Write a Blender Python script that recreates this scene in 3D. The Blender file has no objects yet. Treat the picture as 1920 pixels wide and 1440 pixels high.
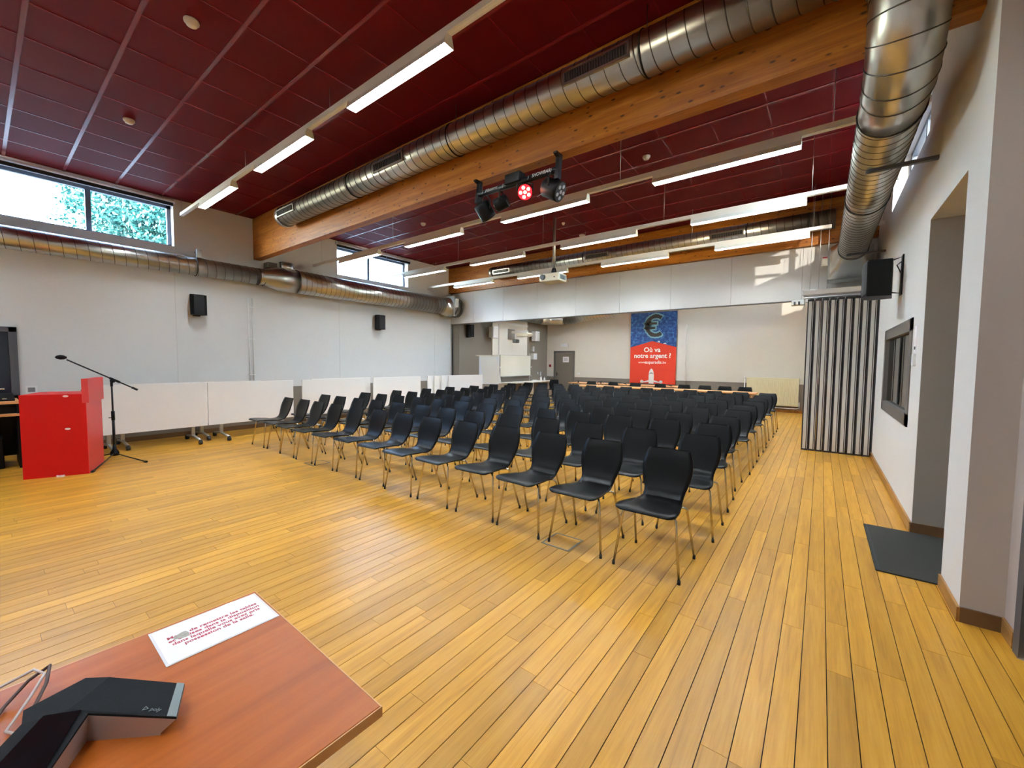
import bpy, math, random
from mathutils import Vector, Matrix, Quaternion
R = math.radians
rnd = random.Random(7)
sc = bpy.context.scene
col = sc.collection

# ------------------------------------------------------------------ camera, sky, sun, exposure
F_PX, YAW, PIT, ROL, CAMZ = 763.64, R(37.174), R(3.146), R(0.479), 1.55
fw = Vector((-math.sin(YAW) * math.cos(PIT), math.cos(YAW) * math.cos(PIT), -math.sin(PIT)))
rt = Vector((math.cos(YAW), math.sin(YAW), 0))
up = rt.cross(fw)
rt2 = math.cos(ROL) * rt + math.sin(ROL) * up
up2 = -math.sin(ROL) * rt + math.cos(ROL) * up
cd = bpy.data.cameras.new('camera')
cd.sensor_fit = 'HORIZONTAL'; cd.sensor_width = 36.0; cd.lens = 36.0 * F_PX / 1920.0
cd.clip_start = 0.03; cd.clip_end = 300
cam = bpy.data.objects.new('camera', cd); col.objects.link(cam)
cam.matrix_world = Matrix(((rt2.x, up2.x, -fw.x, 0), (rt2.y, up2.y, -fw.y, 0), (rt2.z, up2.z, -fw.z, CAMZ), (0, 0, 0, 1)))
sc.camera = cam

def cam_px(p):
    d = Vector(p) - Vector((0, 0, CAMZ)); w = d.dot(fw)
    if w < 0.05: return None
    return (960 + F_PX * d.dot(rt2) / w, 720 - F_PX * d.dot(up2) / w, w)

SUN_DIR = Vector((-0.5, 1.0, -0.19)).normalized()          # the way the light travels
world = bpy.data.worlds.new('World'); sc.world = world; world.use_nodes = True
wn = world.node_tree; wn.nodes.clear()
wo = wn.nodes.new('ShaderNodeOutputWorld'); wb = wn.nodes.new('ShaderNodeBackground'); ws = wn.nodes.new('ShaderNodeTexSky')
ws.sky_type = 'NISHITA'; ws.sun_disc = False; ws.sun_elevation = R(28); ws.sun_rotation = math.atan2(-SUN_DIR.x, -SUN_DIR.y)
ws.air_density = 1.0; ws.dust_density = 0.8; ws.ozone_density = 1.0
wn.links.new(ws.outputs[0], wb.inputs[0]); wn.links.new(wb.outputs[0], wo.inputs[0])
wb.inputs[1].default_value = 4.2
sl = bpy.data.lights.new('sun', 'SUN'); sl.energy = 9.0; sl.angle = R(0.6); sl.color = (1.0, 0.93, 0.82)
so = bpy.data.objects.new('sun', sl); col.objects.link(so)
so.rotation_euler = SUN_DIR.to_track_quat('-Z', 'Y').to_euler(); so.location = (8, -12, 10)

vs = sc.view_settings
vs.view_transform = 'Standard'; vs.look = 'None'; vs.gamma = 1.0; vs.use_curve_mapping = False
vs.exposure = 1.05
LAMP_POWER = 92.0
LAMP_COL = (0.88, 1.0, 1.08)

# ------------------------------------------------------------------ materials
MATS = {}
def srgb(r, g, b):
    f = lambda c: (c / 255 / 12.92) if c / 255 <= 0.04045 else ((c / 255 + 0.055) / 1.055) ** 2.4
    return (f(r), f(g), f(b), 1.0)

def mat(name, c, rough=0.5, metal=0.0, var=0.0, vscale=4.0, bump=0.0, bscale=60.0, coat=0.0, spec=0.5, emit=None, estr=0.0, stretch=None):
    m = bpy.data.materials.new(name); m.use_nodes = True
    nt = m.node_tree; b = nt.nodes['Principled BSDF']
    b.inputs['Base Color'].default_value = c
    b.inputs['Roughness'].default_value = rough; b.inputs['Metallic'].default_value = metal
    b.inputs['Specular IOR Level'].default_value = spec
    b.inputs['Coat Weight'].default_value = coat
    tc = nt.nodes.new('ShaderNodeTexCoord')
    vec = tc.outputs['Object']
    if stretch:
        mp = nt.nodes.new('ShaderNodeMapping'); mp.inputs['Scale'].default_value = stretch
        nt.links.new(vec, mp.inputs[0]); vec = mp.outputs[0]
    if var > 0:
        n = nt.nodes.new('ShaderNodeTexNoise'); n.inputs['Scale'].default_value = vscale; n.inputs['Detail'].default_value = 4
        nt.links.new(vec, n.inputs['Vector'])
        r = nt.nodes.new('ShaderNodeMapRange'); r.inputs['To Min'].default_value = 1 - var; r.inputs['To Max'].default_value = 1 + var
        nt.links.new(n.outputs['Fac'], r.inputs['Value'])
        mx = nt.nodes.new('ShaderNodeMix'); mx.data_type = 'RGBA'; mx.blend_type = 'MULTIPLY'; mx.inputs[0].default_value = 1.0
        mx.inputs[6].default_value = c
        nt.links.new(r.outputs[0], mx.inputs[7]); nt.links.new(mx.outputs[2], b.inputs['Base Color'])
    if bump > 0:
        n2 = nt.nodes.new('ShaderNodeTexNoise'); n2.inputs['Scale'].default_value = bscale; n2.inputs['Detail'].default_value = 3
        nt.links.new(vec, n2.inputs['Vector'])
        bp = nt.nodes.new('ShaderNodeBump'); bp.inputs['Strength'].default_value = bump; bp.inputs['Distance'].default_value = 0.01
        nt.links.new(n2.outputs['Fac'], bp.inputs['Height']); nt.links.new(bp.outputs[0], b.inputs['Normal'])
    if emit:
        b.inputs['Emission Color'].default_value = emit; b.inputs['Emission Strength'].default_value = estr
    MATS[name] = m
    return m

def wood_mat(name, dark, mid, light, axis, rough=0.35, scale=1.0, knots=False, tone=False, coat=0.0, contrast=1.0):
    """wood grain running along an axis, world coordinates; 'tone' reads a per-piece attribute"""
    m = bpy.data.materials.new(name); m.use_nodes = True; nt = m.node_tree; L = nt.links.new
    b = nt.nodes['Principled BSDF']
    geo = nt.nodes.new('ShaderNodeNewGeometry'); pos = geo.outputs['Position']
    att = None
    if tone:
        att = nt.nodes.new('ShaderNodeAttribute'); att.attribute_name = 'tone'
        ml = nt.nodes.new('ShaderNodeMath'); ml.operation = 'MULTIPLY'; ml.inputs[1].default_value = 137.0; L(att.outputs['Fac'], ml.inputs[0])
        cb = nt.nodes.new('ShaderNodeCombineXYZ'); L(ml.outputs[0], cb.inputs[0]); L(ml.outputs[0], cb.inputs[1]); L(ml.outputs[0], cb.inputs[2])
        ad = nt.nodes.new('ShaderNodeVectorMath'); ad.operation = 'ADD'; L(pos, ad.inputs[0]); L(cb.outputs[0], ad.inputs[1]); pos = ad.outputs[0]
    s = [14 * scale] * 3; s[axis] = 0.9 * scale
    mp = nt.nodes.new('ShaderNodeMapping'); mp.inputs['Scale'].default_value = s; L(pos, mp.inputs[0])
    n1 = nt.nodes.new('ShaderNodeTexNoise'); n1.inputs['Scale'].default_value = 1.0; n1.inputs['Detail'].default_value = 5; n1.inputs['Distortion'].default_value = 1.4
    L(mp.outputs[0], n1.inputs['Vector'])
    s2 = [120 * scale] * 3; s2[axis] = 5 * scale
    mp2 = nt.nodes.new('ShaderNodeMapping'); mp2.inputs['Scale'].default_value = s2; L(pos, mp2.inputs[0])
    n2 = nt.nodes.new('ShaderNodeTexNoise'); n2.inputs['Scale'].default_value = 1.0; n2.inputs['Detail'].default_value = 3; L(mp2.outputs[0], n2.inputs['Vector'])
    mixf = nt.nodes.new('ShaderNodeMath'); mixf.operation = 'MULTIPLY_ADD'; mixf.inputs[1].default_value = 0.35
    L(n2.outputs['Fac'], mixf.inputs[0])
    m1 = nt.nodes.new('ShaderNodeMath'); m1.operation = 'MULTIPLY'; m1.inputs[1].default_value = 0.65; L(n1.outputs['Fac'], m1.inputs[0]); L(m1.outputs[0], mixf.inputs[2])
    rp = nt.nodes.new('ShaderNodeValToRGB'); e = rp.color_ramp.elements
    e[0].position = 0.5 - 0.22 * contrast; e[0].color = dark; e[1].position = 0.5 + 0.2 * contrast; e[1].color = light
    k = rp.color_ramp.elements.new(0.5); k.color = mid
    L(mixf.outputs[0], rp.inputs[0]); c = rp.outputs[0]
    if tone:
        mr = nt.nodes.new('ShaderNodeMapRange'); mr.inputs['To Min'].default_value = 0.80; mr.inputs['To Max'].default_value = 1.14; L(att.outputs['Fac'], mr.inputs['Value'])
        mx = nt.nodes.new('ShaderNodeMix'); mx.data_type = 'RGBA'; mx.blend_type = 'MULTIPLY'; mx.inputs[0].default_value = 1.0
        L(c, mx.inputs[6]); L(mr.outputs[0], mx.inputs[7]); c = mx.outputs[2]
    if knots:
        s3 = [5.2] * 3; s3[axis] = 2.3
        mp3 = nt.nodes.new('ShaderNodeMapping'); mp3.inputs['Scale'].default_value = s3; L(pos, mp3.inputs[0])
        vo = nt.nodes.new('ShaderNodeTexVoronoi'); vo.inputs['Scale'].default_value = 3.0; vo.inputs['Randomness'].default_value = 1.0; L(mp3.outputs[0], vo.inputs['Vector'])
        kr = nt.nodes.new('ShaderNodeValToRGB'); kr.color_ramp.elements[0].position = 0.10; kr.color_ramp.elements[0].color = (0.10, 0.05, 0.03, 1)
        kr.color_ramp.elements[1].position = 0.2; kr.color_ramp.elements[1].color = (1, 1, 1, 1); L(vo.outputs['Distance'], kr.inputs[0])
        mx2 = nt.nodes.new('ShaderNodeMix'); mx2.data_type = 'RGBA'; mx2.blend_type = 'MULTIPLY'; mx2.inputs[0].default_value = 0.9
        L(c, mx2.inputs[6]); L(kr.outputs[0], mx2.inputs[7]); c = mx2.outputs[2]
    L(c, b.inputs['Base Color'])
    b.inputs['Roughness'].default_value = rough; b.inputs['Specular IOR Level'].default_value = 0.36; b.inputs['Coat Weight'].default_value = coat; b.inputs['Coat Roughness'].default_value = 0.2
    bp = nt.nodes.new('ShaderNodeBump'); bp.inputs['Strength'].default_value = 0.12; bp.inputs['Distance'].default_value = 0.004
    L(n2.outputs['Fac'], bp.inputs['Height']); L(bp.outputs[0], b.inputs['Normal'])
    MATS[name] = m
    return m

def glass_mat(name, tint, gloss=0.12):
    m = bpy.data.materials.new(name); m.use_nodes = True; nt = m.node_tree
    nt.nodes.remove(nt.nodes['Principled BSDF']); out = nt.nodes['Material Output']
    tr = nt.nodes.new('ShaderNodeBsdfTransparent'); tr.inputs[0].default_value = tint
    gl = nt.nodes.new('ShaderNodeBsdfGlossy'); gl.inputs['Roughness'].default_value = 0.02
    fr = nt.nodes.new('ShaderNodeFresnel'); fr.inputs[0].default_value = 1.45
    mr = nt.nodes.new('ShaderNodeMath'); mr.operation = 'MULTIPLY_ADD'; mr.inputs[1].default_value = 0.8; mr.inputs[2].default_value = gloss * 0.2
    mx = nt.nodes.new('ShaderNodeMixShader')
    nt.links.new(fr.outputs[0], mr.inputs[0]); nt.links.new(mr.outputs[0], mx.inputs[0])
    nt.links.new(tr.outputs[0], mx.inputs[1]); nt.links.new(gl.outputs[0], mx.inputs[2]); nt.links.new(mx.outputs[0], out.inputs[0])
    MATS[name] = m
    return m

wood_mat('oak', srgb(166, 114, 30), srgb(194, 138, 42), srgb(207, 153, 56), 1, rough=0.36, tone=True, coat=0.07, contrast=1.0)
mat('floor_gap', srgb(44, 22, 12), 0.8, var=0.1, spec=0.2)
mat('wall_white', srgb(214, 212, 208), 0.75, var=0.02, vscale=3, bump=0.05, bscale=180)
mat('wall_back_white', srgb(218, 212, 198), 0.75, var=0.03, vscale=1.2, bump=0.04, bscale=180)
mat('taupe', srgb(126, 117, 104), 0.7, var=0.03, vscale=2, bump=0.04, bscale=180)
mat('alcove_grey', srgb(164, 157, 147), 0.7, var=0.03, vscale=2, bump=0.05, bscale=200)
mat('pillar_grey', srgb(182, 171, 163), 0.75, var=0.03, vscale=2, bump=0.05, bscale=220)
mat('soffit_white', srgb(206, 202, 196), 0.6, var=0.02)
mat('ceiling_red', srgb(98, 8, 12), 0.6, var=0.06, vscale=30, bump=0.08, bscale=300, spec=0.1)
mat('tee_red', srgb(122, 24, 30), 0.26, var=0.04)
mat('dark_skirting', srgb(104, 74, 46), 0.5, var=0.1, stretch=(3, 0.5, 20))
wood_mat('skirting_oak', srgb(120, 80, 38), srgb(158, 112, 58), srgb(180, 134, 76), 1, rough=0.4)
wood_mat('glulam', srgb(134, 76, 18), srgb(166, 100, 30), srgb(188, 124, 46), 0, rough=0.42, scale=0.8, knots=True, contrast=0.8)
def galv():
    m = mat('galvanised', srgb(196, 194, 188), 0.27, 1.0, var=0.16, vscale=5)
    nt = m.node_tree; b = nt.nodes['Principled BSDF']
    n = nt.nodes.new('ShaderNodeTexNoise'); n.inputs['Scale'].default_value = 9; n.inputs['Detail'].default_value = 4
    r = nt.nodes.new('ShaderNodeMapRange'); r.inputs['To Min'].default_value = 0.27; r.inputs['To Max'].default_value = 0.34
    nt.links.new(n.outputs['Fac'], r.inputs['Value']); nt.links.new(r.outputs[0], b.inputs['Roughness'])
galv()
mat('seam_metal', srgb(96, 92, 86), 0.4, 1.0, var=0.05)
mat('rubber', (0.012, 0.012, 0.013, 1), 0.7, var=0.1)
mat('grille_dark', (0.03, 0.032, 0.036, 1), 0.5, var=0.1)
mat('grille_grey', srgb(120, 120, 122), 0.35, 0.7, var=0.05)
mat('white_metal', srgb(226, 224, 220), 0.35, var=0.02)
mat('cream_plastic', srgb(222, 214, 190), 0.45, var=0.02)
mat('lamp', (1, 1, 1, 1), 0.5, emit=(*LAMP_COL, 1), estr=LAMP_POWER, var=0.01)
mat('louvre_white', srgb(235, 232, 224), 0.35, var=0.02)
mat('chair_black', (0.0035, 0.0035, 0.0038, 1), 0.32, var=0.12, vscale=3, stretch=(30, 2, 2), bump=0.02, bscale=50, spec=0.15)
mat('chrome', srgb(205, 198, 185), 0.16, 1.0, var=0.03)
mat('black_plastic', (0.004, 0.004, 0.0045, 1), 0.45, var=0.08, spec=0.16)
mat('black_metal', (0.007, 0.007, 0.008, 1), 0.4, 0.1, var=0.08, spec=0.35)
mat('speaker_cloth', (0.008, 0.008, 0.009, 1), 0.85, var=0.15, vscale=200)
mat('table_white', srgb(232, 228, 222), 0.4, var=0.01)
mat('table_edge', srgb(196, 192, 184), 0.45, var=0.02)
mat('alu', srgb(178, 176, 172), 0.35, 0.9, var=0.04)
mat('lectern_red', srgb(190, 8, 6), 0.45, var=0.04, vscale=2, spec=0.25)
mat('lectern_light_red', srgb(206, 58, 58), 0.4, var=0.03)
mat('chip_white', srgb(240, 220, 214), 0.7, var=0.04)
wood_mat('cherry', srgb(146, 70, 14), srgb(166, 84, 20), srgb(178, 96, 30), 1, rough=0.4, scale=0.55, contrast=1.1)
mat('cherry_edge', srgb(96, 58, 30), 0.45, var=0.1)
mat('edge_band', srgb(206, 150, 92), 0.4, var=0.06)
mat('paper', srgb(238, 234, 236), 0.5, var=0.01)
mat('paper_blot', srgb(168, 160, 148), 0.6, var=0.35, vscale=120)
mat('laminate', srgb(236, 232, 234), 0.12, var=0.01, coat=0.6)
mat('ink_red', srgb(186, 62, 78), 0.6, var=0.05)
mat('ink_grey', srgb(120, 116, 116), 0.6, var=0.05)
mat('phone_fabric', (0.011, 0.0115, 0.013, 1), 0.85, spec=0.15, var=0.25, vscale=300, bump=0.2, bscale=500)
mat('phone_side', srgb(176, 158, 150), 0.35, 0.3, var=0.03)  # pale pinkish tone puts the table's reflection into the colour
mat('phone_cap', srgb(112, 120, 120), 0.4, 0.5, var=0.03)
mat('phone_screen', (0.004, 0.004, 0.005, 1), 0.08, var=0.01)
mat('cable_white', srgb(190, 176, 168), 0.5, var=0.05)
mat('cable_brown', srgb(70, 46, 38), 0.5, var=0.05)
mat('banner_red', srgb(222, 62, 34), 0.7, var=0.08, vscale=3)
def banner_blue():
    m = mat('banner_blue', srgb(34, 74, 132), 0.7, var=0.1)
    nt = m.node_tree; b = nt.nodes['Principled BSDF']
    n = nt.nodes.new('ShaderNodeTexNoise'); n.inputs['Scale'].default_value = 9; n.inputs['Detail'].default_value = 7; n.inputs['Roughness'].default_value = 0.75
    tc = nt.nodes.new('ShaderNodeTexCoord'); nt.links.new(tc.outputs['Object'], n.inputs['Vector'])
    rp = nt.nodes.new('ShaderNodeValToRGB'); rp.color_ramp.elements[0].position = 0.34; rp.color_ramp.elements[0].color = srgb(12, 32, 82)
    rp.color_ramp.elements[1].position = 0.68; rp.color_ramp.elements[1].color = srgb(96, 146, 196)
    k = rp.color_ramp.elements.new(0.5); k.color = srgb(32, 74, 134)
    nt.links.new(n.outputs['Fac'], rp.inputs[0]); nt.links.new(rp.outputs[0], b.inputs['Base Color'])
banner_blue()
mat('reef', srgb(124, 170, 182), 0.7, var=0.35, vscale=14)
mat('banner_white', srgb(244, 238, 230), 0.7, var=0.02)
mat('euro_dark', srgb(56, 50, 40), 0.75, var=0.35, vscale=16)
mat('door_grey', srgb(112, 104, 92), 0.5, var=0.03)
mat('frame_grey', srgb(98, 92, 86), 0.45, var=0.03)
mat('frame_dark', srgb(74, 73, 76), 0.45, var=0.03)
mat('radiator_cream', srgb(232, 222, 184), 0.4, var=0.02)
mat('partition_face', srgb(186, 183, 176), 0.4, 0.15, var=0.03)
mat('partition_alu', srgb(206, 203, 196), 0.4, 0.1, var=0.04, stretch=(1, 1, 0.1))
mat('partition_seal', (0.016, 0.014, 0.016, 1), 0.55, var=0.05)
mat('mat_black', srgb(42, 40, 34), 0.9, var=0.12, vscale=120, bump=0.3, bscale=300)
mat('window_frame', srgb(98, 108, 122), 0.4, 0.2, var=0.03)
mat('reveal_white', srgb(222, 224, 228), 0.5, var=0.02)
glass_mat('glass', (0.93, 0.97, 0.99, 1)); glass_mat('glass_int', (0.45, 0.44, 0.43, 1), 0.5)
mat('screen_dark', (0.018, 0.024, 0.034, 1), 0.12, var=0.05)
mat('led_red', (1, 0.05, 0.05, 1), 0.4, emit=(1.0, 0.30, 0.16, 1), estr=26.0, var=0.01)
mat('led_face', (0.25, 0.004, 0.008, 1), 0.3, emit=(1.0, 0.01, 0.02, 1), estr=1.6, var=0.01)
mat('lettering_white', srgb(216, 222, 232), 0.5, var=0.02)
mat('led_white', srgb(220, 230, 240), 0.3, var=0.02)
mat('sensor_white', srgb(220, 208, 198), 0.5, var=0.02)
mat('board_white', srgb(232, 226, 208), 0.25, var=0.01)
mat('backing_white', srgb(222, 216, 204), 0.6, var=0.02)
wood_mat('beech', srgb(190, 130, 76), srgb(214, 156, 98), srgb(228, 174, 120), 0, rough=0.4, scale=0.6)
mat('alarm_red', srgb(176, 34, 30), 0.4, var=0.03)
mat('bottle_white', srgb(236, 234, 226), 0.3, var=0.02)
mat('sheet_white', srgb(226, 224, 214), 0.7, var=0.02)
mat('bark', srgb(74, 62, 50), 0.9, var=0.3, vscale=8)
mat('grass', srgb(96, 98, 96), 0.9, var=0.2, vscale=2)
def leaf():
    m = mat('leaf', srgb(34, 84, 82), 0.55, var=0.45, vscale=1.3, spec=0.3)
    b = m.node_tree.nodes['Principled BSDF']; b.inputs['Subsurface Weight'].default_value = 0.0
leaf()

# ------------------------------------------------------------------ mesh helpers
class MB:
    def __init__(s): s.v = []; s.f = []; s.sm = []
    def add(s, vs, fs, smooth=False):
        o = len(s.v); s.v += [tuple(v) for v in vs]
        for f in fs: s.f.append(tuple(i + o for i in f)); s.sm.append(smooth)
        return s
    def box(s, x0, x1, y0, y1, z0, z1):
        v = [(x0, y0, z0), (x1, y0, z0), (x1, y1, z0), (x0, y1, z0), (x0, y0, z1), (x1, y0, z1), (x1, y1, z1), (x0, y1, z1)]
        return s.add(v, [(0, 3, 2, 1), (4, 5, 6, 7), (0, 1, 5, 4), (1, 2, 6, 5), (2, 3, 7, 6), (3, 0, 4, 7)])
    def rbox(s, x0, x1, y0, y1, z0, z1, r=0.01):
        """box with its vertical and horizontal edges chamfered"""
        r = min(r, (x1 - x0) / 2.01, (y1 - y0) / 2.01, (z1 - z0) / 2.01)
        def ring(z, i):
            a, b, c, d = x0 + i, x1 - i, y0 + i, y1 - i; k = r
            return [(a + k, c, z), (b - k, c, z), (b, c + k, z), (b, d - k, z), (b - k, d, z), (a + k, d, z), (a, d - k, z), (a, c + k, z)]
        k = r * 0.6
        rings = [ring(z0, k), ring(z0 + k, 0), ring(z1 - k, 0), ring(z1, k)]
        v = sum(rings, []); f = []
        for q in range(3):
            for i in range(8): f.append((q * 8 + i, q * 8 + (i + 1) % 8, (q + 1) * 8 + (i + 1) % 8, (q + 1) * 8 + i))
        f.append(tuple(range(7, -1, -1))); f.append(tuple(range(24, 32)))
        return s.add(v, f)
    def prism(s, poly, d0, d1, axis=2):
        """polygon (2D) swept along an axis; axis 2: (x,y), axis 0: (y,z), axis 1: (x,z)"""
        n = len(poly); put = {2: lambda a, b, c: (a, b, c), 0: lambda a, b, c: (c, a, b), 1: lambda a, b, c: (a, c, b)}[axis]
        v = [put(a, b, d0) for a, b in poly] + [put(a, b, d1) for a, b in poly]
        f = [(i, (i + 1) % n, n + (i + 1) % n, n + i) for i in range(n)] + [tuple(range(n - 1, -1, -1)), tuple(range(n, 2 * n))]
        return s.add(v, f)
    def tube(s, pts, r, n=8, closed=False, caps=True, smooth=True):
        pts = [Vector(p) for p in pts]; m = len(pts); rs = r if isinstance(r, (list, tuple)) else [r] * m
        T = []
        for i in range(m):
            a = pts[(i - 1) % m] if (closed or i > 0) else pts[0]; b = pts[(i + 1) % m] if (closed or i < m - 1) else pts[-1]
            T.append((b - a).normalized())
        N = T[0].orthogonal().normalized(); v = []
        for i in range(m):
            N = (N - T[i] * N.dot(T[i])).normalized(); B = T[i].cross(N)
            for k in range(n):
                a = 2 * math.pi * k / n; v.append(pts[i] + rs[i] * (math.cos(a) * N + math.sin(a) * B))
        f = []
        for i in range(m if closed else m - 1):
            j = (i + 1) % m
            for k in range(n): f.append((i * n + k, i * n + (k + 1) % n, j * n + (k + 1) % n, j * n + k))
        s.add(v, f, smooth)
        if caps and not closed:
            o = len(s.v) - m * n
            s.f.append(tuple(o + k for k in range(n - 1, -1, -1))); s.sm.append(False)
            s.f.append(tuple(o + (m - 1) * n + k for k in range(n))); s.sm.append(False)
        return s
    def cyl(s, p, q, r, n=16, r2=None): return s.tube([p, q], [r, r if r2 is None else r2], n)
    def ring(s, c, nrm, Rr, r, n=32, k=6):
        nrm = Vector(nrm).normalized(); a = nrm.orthogonal().normalized(); b = nrm.cross(a); c = Vector(c)
        return s.tube([c + Rr * (math.cos(t) * a + math.sin(t) * b) for t in [2 * math.pi * i / n for i in range(n)]], r, k, closed=True)
    def helix(s, p, q, Rr, r, pitch, n=40, k=4):
        p, q = Vector(p), Vector(q); d = (q - p); Ln = d.length; d.normalize(); a = d.orthogonal().normalized(); b = d.cross(a)
        m = int(Ln / pitch * n)
        return s.tube([p + d * (Ln * i / m) + Rr * (math.cos(2 * math.pi * i / n) * a + math.sin(2 * math.pi * i / n) * b) for i in range(m + 1)], r, k)
    def lathe(s, prof, c, n=24, axis=2, smooth=True):
        """prof: list of (radius, height) about an axis through c"""
        c = Vector(c); v = []
        for r, h in prof:
            for k in range(n):
                a = 2 * math.pi * k / n; x, y = r * math.cos(a), r * math.sin(a)
                v.append(c + Vector({2: (x, y, h), 0: (h, x, y), 1: (x, h, y)}[axis]))
        f = []
        for i in range(len(prof) - 1):
            for k in range(n): f.append((i * n + k, i * n + (k + 1) % n, (i + 1) * n + (k + 1) % n, (i + 1) * n + k))
        f.append(tuple(range(n - 1, -1, -1))); f.append(tuple((len(prof) - 1) * n + k for k in range(n)))
        return s.add(v, f, smooth)
    def xf(s, M, start=0):
        for i in range(start, len(s.v)): s.v[i] = tuple(M @ Vector(s.v[i]))
        return s
    def bounds(s):
        xs, ys, zs = zip(*s.v); return (min(xs), max(xs), min(ys), max(ys), min(zs), max(zs))
    def mesh(s, name, m, off=(0, 0, 0), tone=None):
        me = bpy.data.meshes.new(name)
        me.from_pydata([(x - off[0], y - off[1], z - off[2]) for x, y, z in s.v], [], s.f)
        for p, q in zip(me.polygons, s.sm): p.use_smooth = q
        me.materials.append(MATS[m])
        if tone is not None:
            at = me.attributes.new('tone', 'FLOAT', 'FACE')
            at.data.foreach_set('value', tone if isinstance(tone, list) else [tone] * len(s.f))
        me.validate(); me.update()
        return me
    def build(s, name, m, parent=None, tone=None, loc=None):
        if parent is None:
            b = s.bounds(); off = loc or ((b[0] + b[1]) / 2, (b[2] + b[3]) / 2, b[4])
            ORG_new = off
        else:
            off = ORG[parent.name]; ORG_new = off
        o = bpy.data.objects.new(name, s.mesh(name, m, off, tone)); col.objects.link(o)
        if parent is None: o.location = off
        else: o.parent = parent
        ORG[o.name] = ORG_new
        return o
ORG = {}

def tag(o, label=None, cat=None, group=None, kind=None):
    if label: o['label'] = label
    if cat: o['category'] = cat
    if group: o['group'] = group
    if kind: o['kind'] = kind
    return o
def thing(name, loc, label=None, cat=None, group=None, rz=0.0, kind=None):
    o = bpy.data.objects.new(name, None); col.objects.link(o); o.location = loc; o.rotation_euler = (0, 0, rz)
    o.empty_display_size = 0.1
    ORG[o.name] = tuple(loc)
    return tag(o, label, cat, group, kind)
def copy_tree(o, parent=None):
    c = o.copy(); col.objects.link(c); c.parent = parent
    for ch in o.children: copy_tree(ch, c)
    return c
def box(x0, x1, y0, y1, z0, z1): return MB().box(x0, x1, y0, y1, z0, z1)
def rbox(*a, **k): return MB().rbox(*a, **k)

def text_mb(s, size, bold=0.0, shear=0.0, depth=0.0006):
    cu = bpy.data.curves.new('t', 'FONT'); cu.body = s; cu.size = size; cu.align_x = 'CENTER'; cu.align_y = 'CENTER'
    cu.extrude = depth; cu.offset = bold * size; cu.shear = shear; cu.resolution_u = 3
    o = bpy.data.objects.new('t', cu); col.objects.link(o)
    dg = bpy.context.evaluated_depsgraph_get(); e = o.evaluated_get(dg); me = e.to_mesh()
    mb = MB(); mb.add([tuple(v.co) for v in me.vertices], [tuple(p.vertices) for p in me.polygons])
    e.to_mesh_clear(); bpy.data.objects.remove(o); bpy.data.curves.remove(cu)
    return mb
def place(mb, origin, xd, yd, sx=1.0, sy=1.0):
    xd = Vector(xd).normalized(); yd = Vector(yd); yd = (yd - xd * yd.dot(xd)).normalized(); n = xd.cross(yd); o = Vector(origin)
    M = Matrix(((xd.x * sx, yd.x * sy, n.x, o.x), (xd.y * sx, yd.y * sy, n.y, o.y), (xd.z * sx, yd.z * sy, n.z, o.z), (0, 0, 0, 1)))
    return mb.xf(M)
ORD = ['first', 'second', 'third', 'fourth', 'fifth', 'sixth', 'seventh', 'eighth', 'ninth', 'tenth', 'eleventh', 'twelfth', 'thirteenth', 'fourteenth']

# ------------------------------------------------------------------ room constants
XL, XR, XRN = -10.2, 0.725, 0.905
YB, YS, YN = 15.6, 9.936, -2.2
ZC = 4.66
XFL = -9.86

# floor: planks ---------------------------------------------------------------
fl = MB().box(XL - 0.3, 2.2, YN - 0.2, YB + 0.2, -0.14, -0.006).build('floor', 'floor_gap'); tag(fl, kind='structure')
PW = 0.1037
planks = []
k0 = int((XL - 0.0814) / PW) - 1; k1 = int((2.0 - 0.0814) / PW) + 1
for k in range(k0, k1):
    xa, xb = 0.0814 + k * PW, 0.0814 + (k + 1) * PW
    xa2, xb2 = max(xa + 0.002, XL), min(xb - 0.002, 2.0)
    if xb2 - xa2 < 0.015: continue
    y = YN - rnd.uniform(0, 1.5)
    while y < YB:
        L = rnd.choice((0.55, 0.8, 1.0, 1.25, 1.5, 1.8, 2.1)) * rnd.uniform(0.9, 1.1)
        a, b = max(y, YN), min(y + L, YB); y += L
        if b - a < 0.02: continue
        planks.append((xa2, xb2, a + 0.0008, b - 0.0008, rnd.random()))
def quad_area(cs):
    q = [cam_px(c) for c in cs]
    if any(p is None for p in q): 
        return 0.0
    q = [(min(max(p[0], 0), 1920), min(max(p[1], 0), 1440)) for p in q]
    return 0.5 * abs(sum(q[i][0] * q[(i + 1) % 4][1] - q[(i + 1) % 4][0] * q[i][1] for i in range(4)))
planks.sort(key=lambda p: -quad_area([(p[0], p[2], 0), (p[1], p[2], 0), (p[1], p[3], 0), (p[0], p[3], 0)]))
for p in planks[:300]:
    box(p[0], p[1], p[2], p[3], -0.006, 0.0).build('plank', 'oak', fl, tone=p[4])
rest = MB(); tones = []
for p in planks[300:]:
    n = len(rest.f); rest.box(p[0], p[1], p[2], p[3], -0.006, 0.0); tones += [p[4]] * (len(rest.f) - n)
tag(rest.build('planks_beyond', 'oak', fl, tone=tones), kind='stuff')

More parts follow.
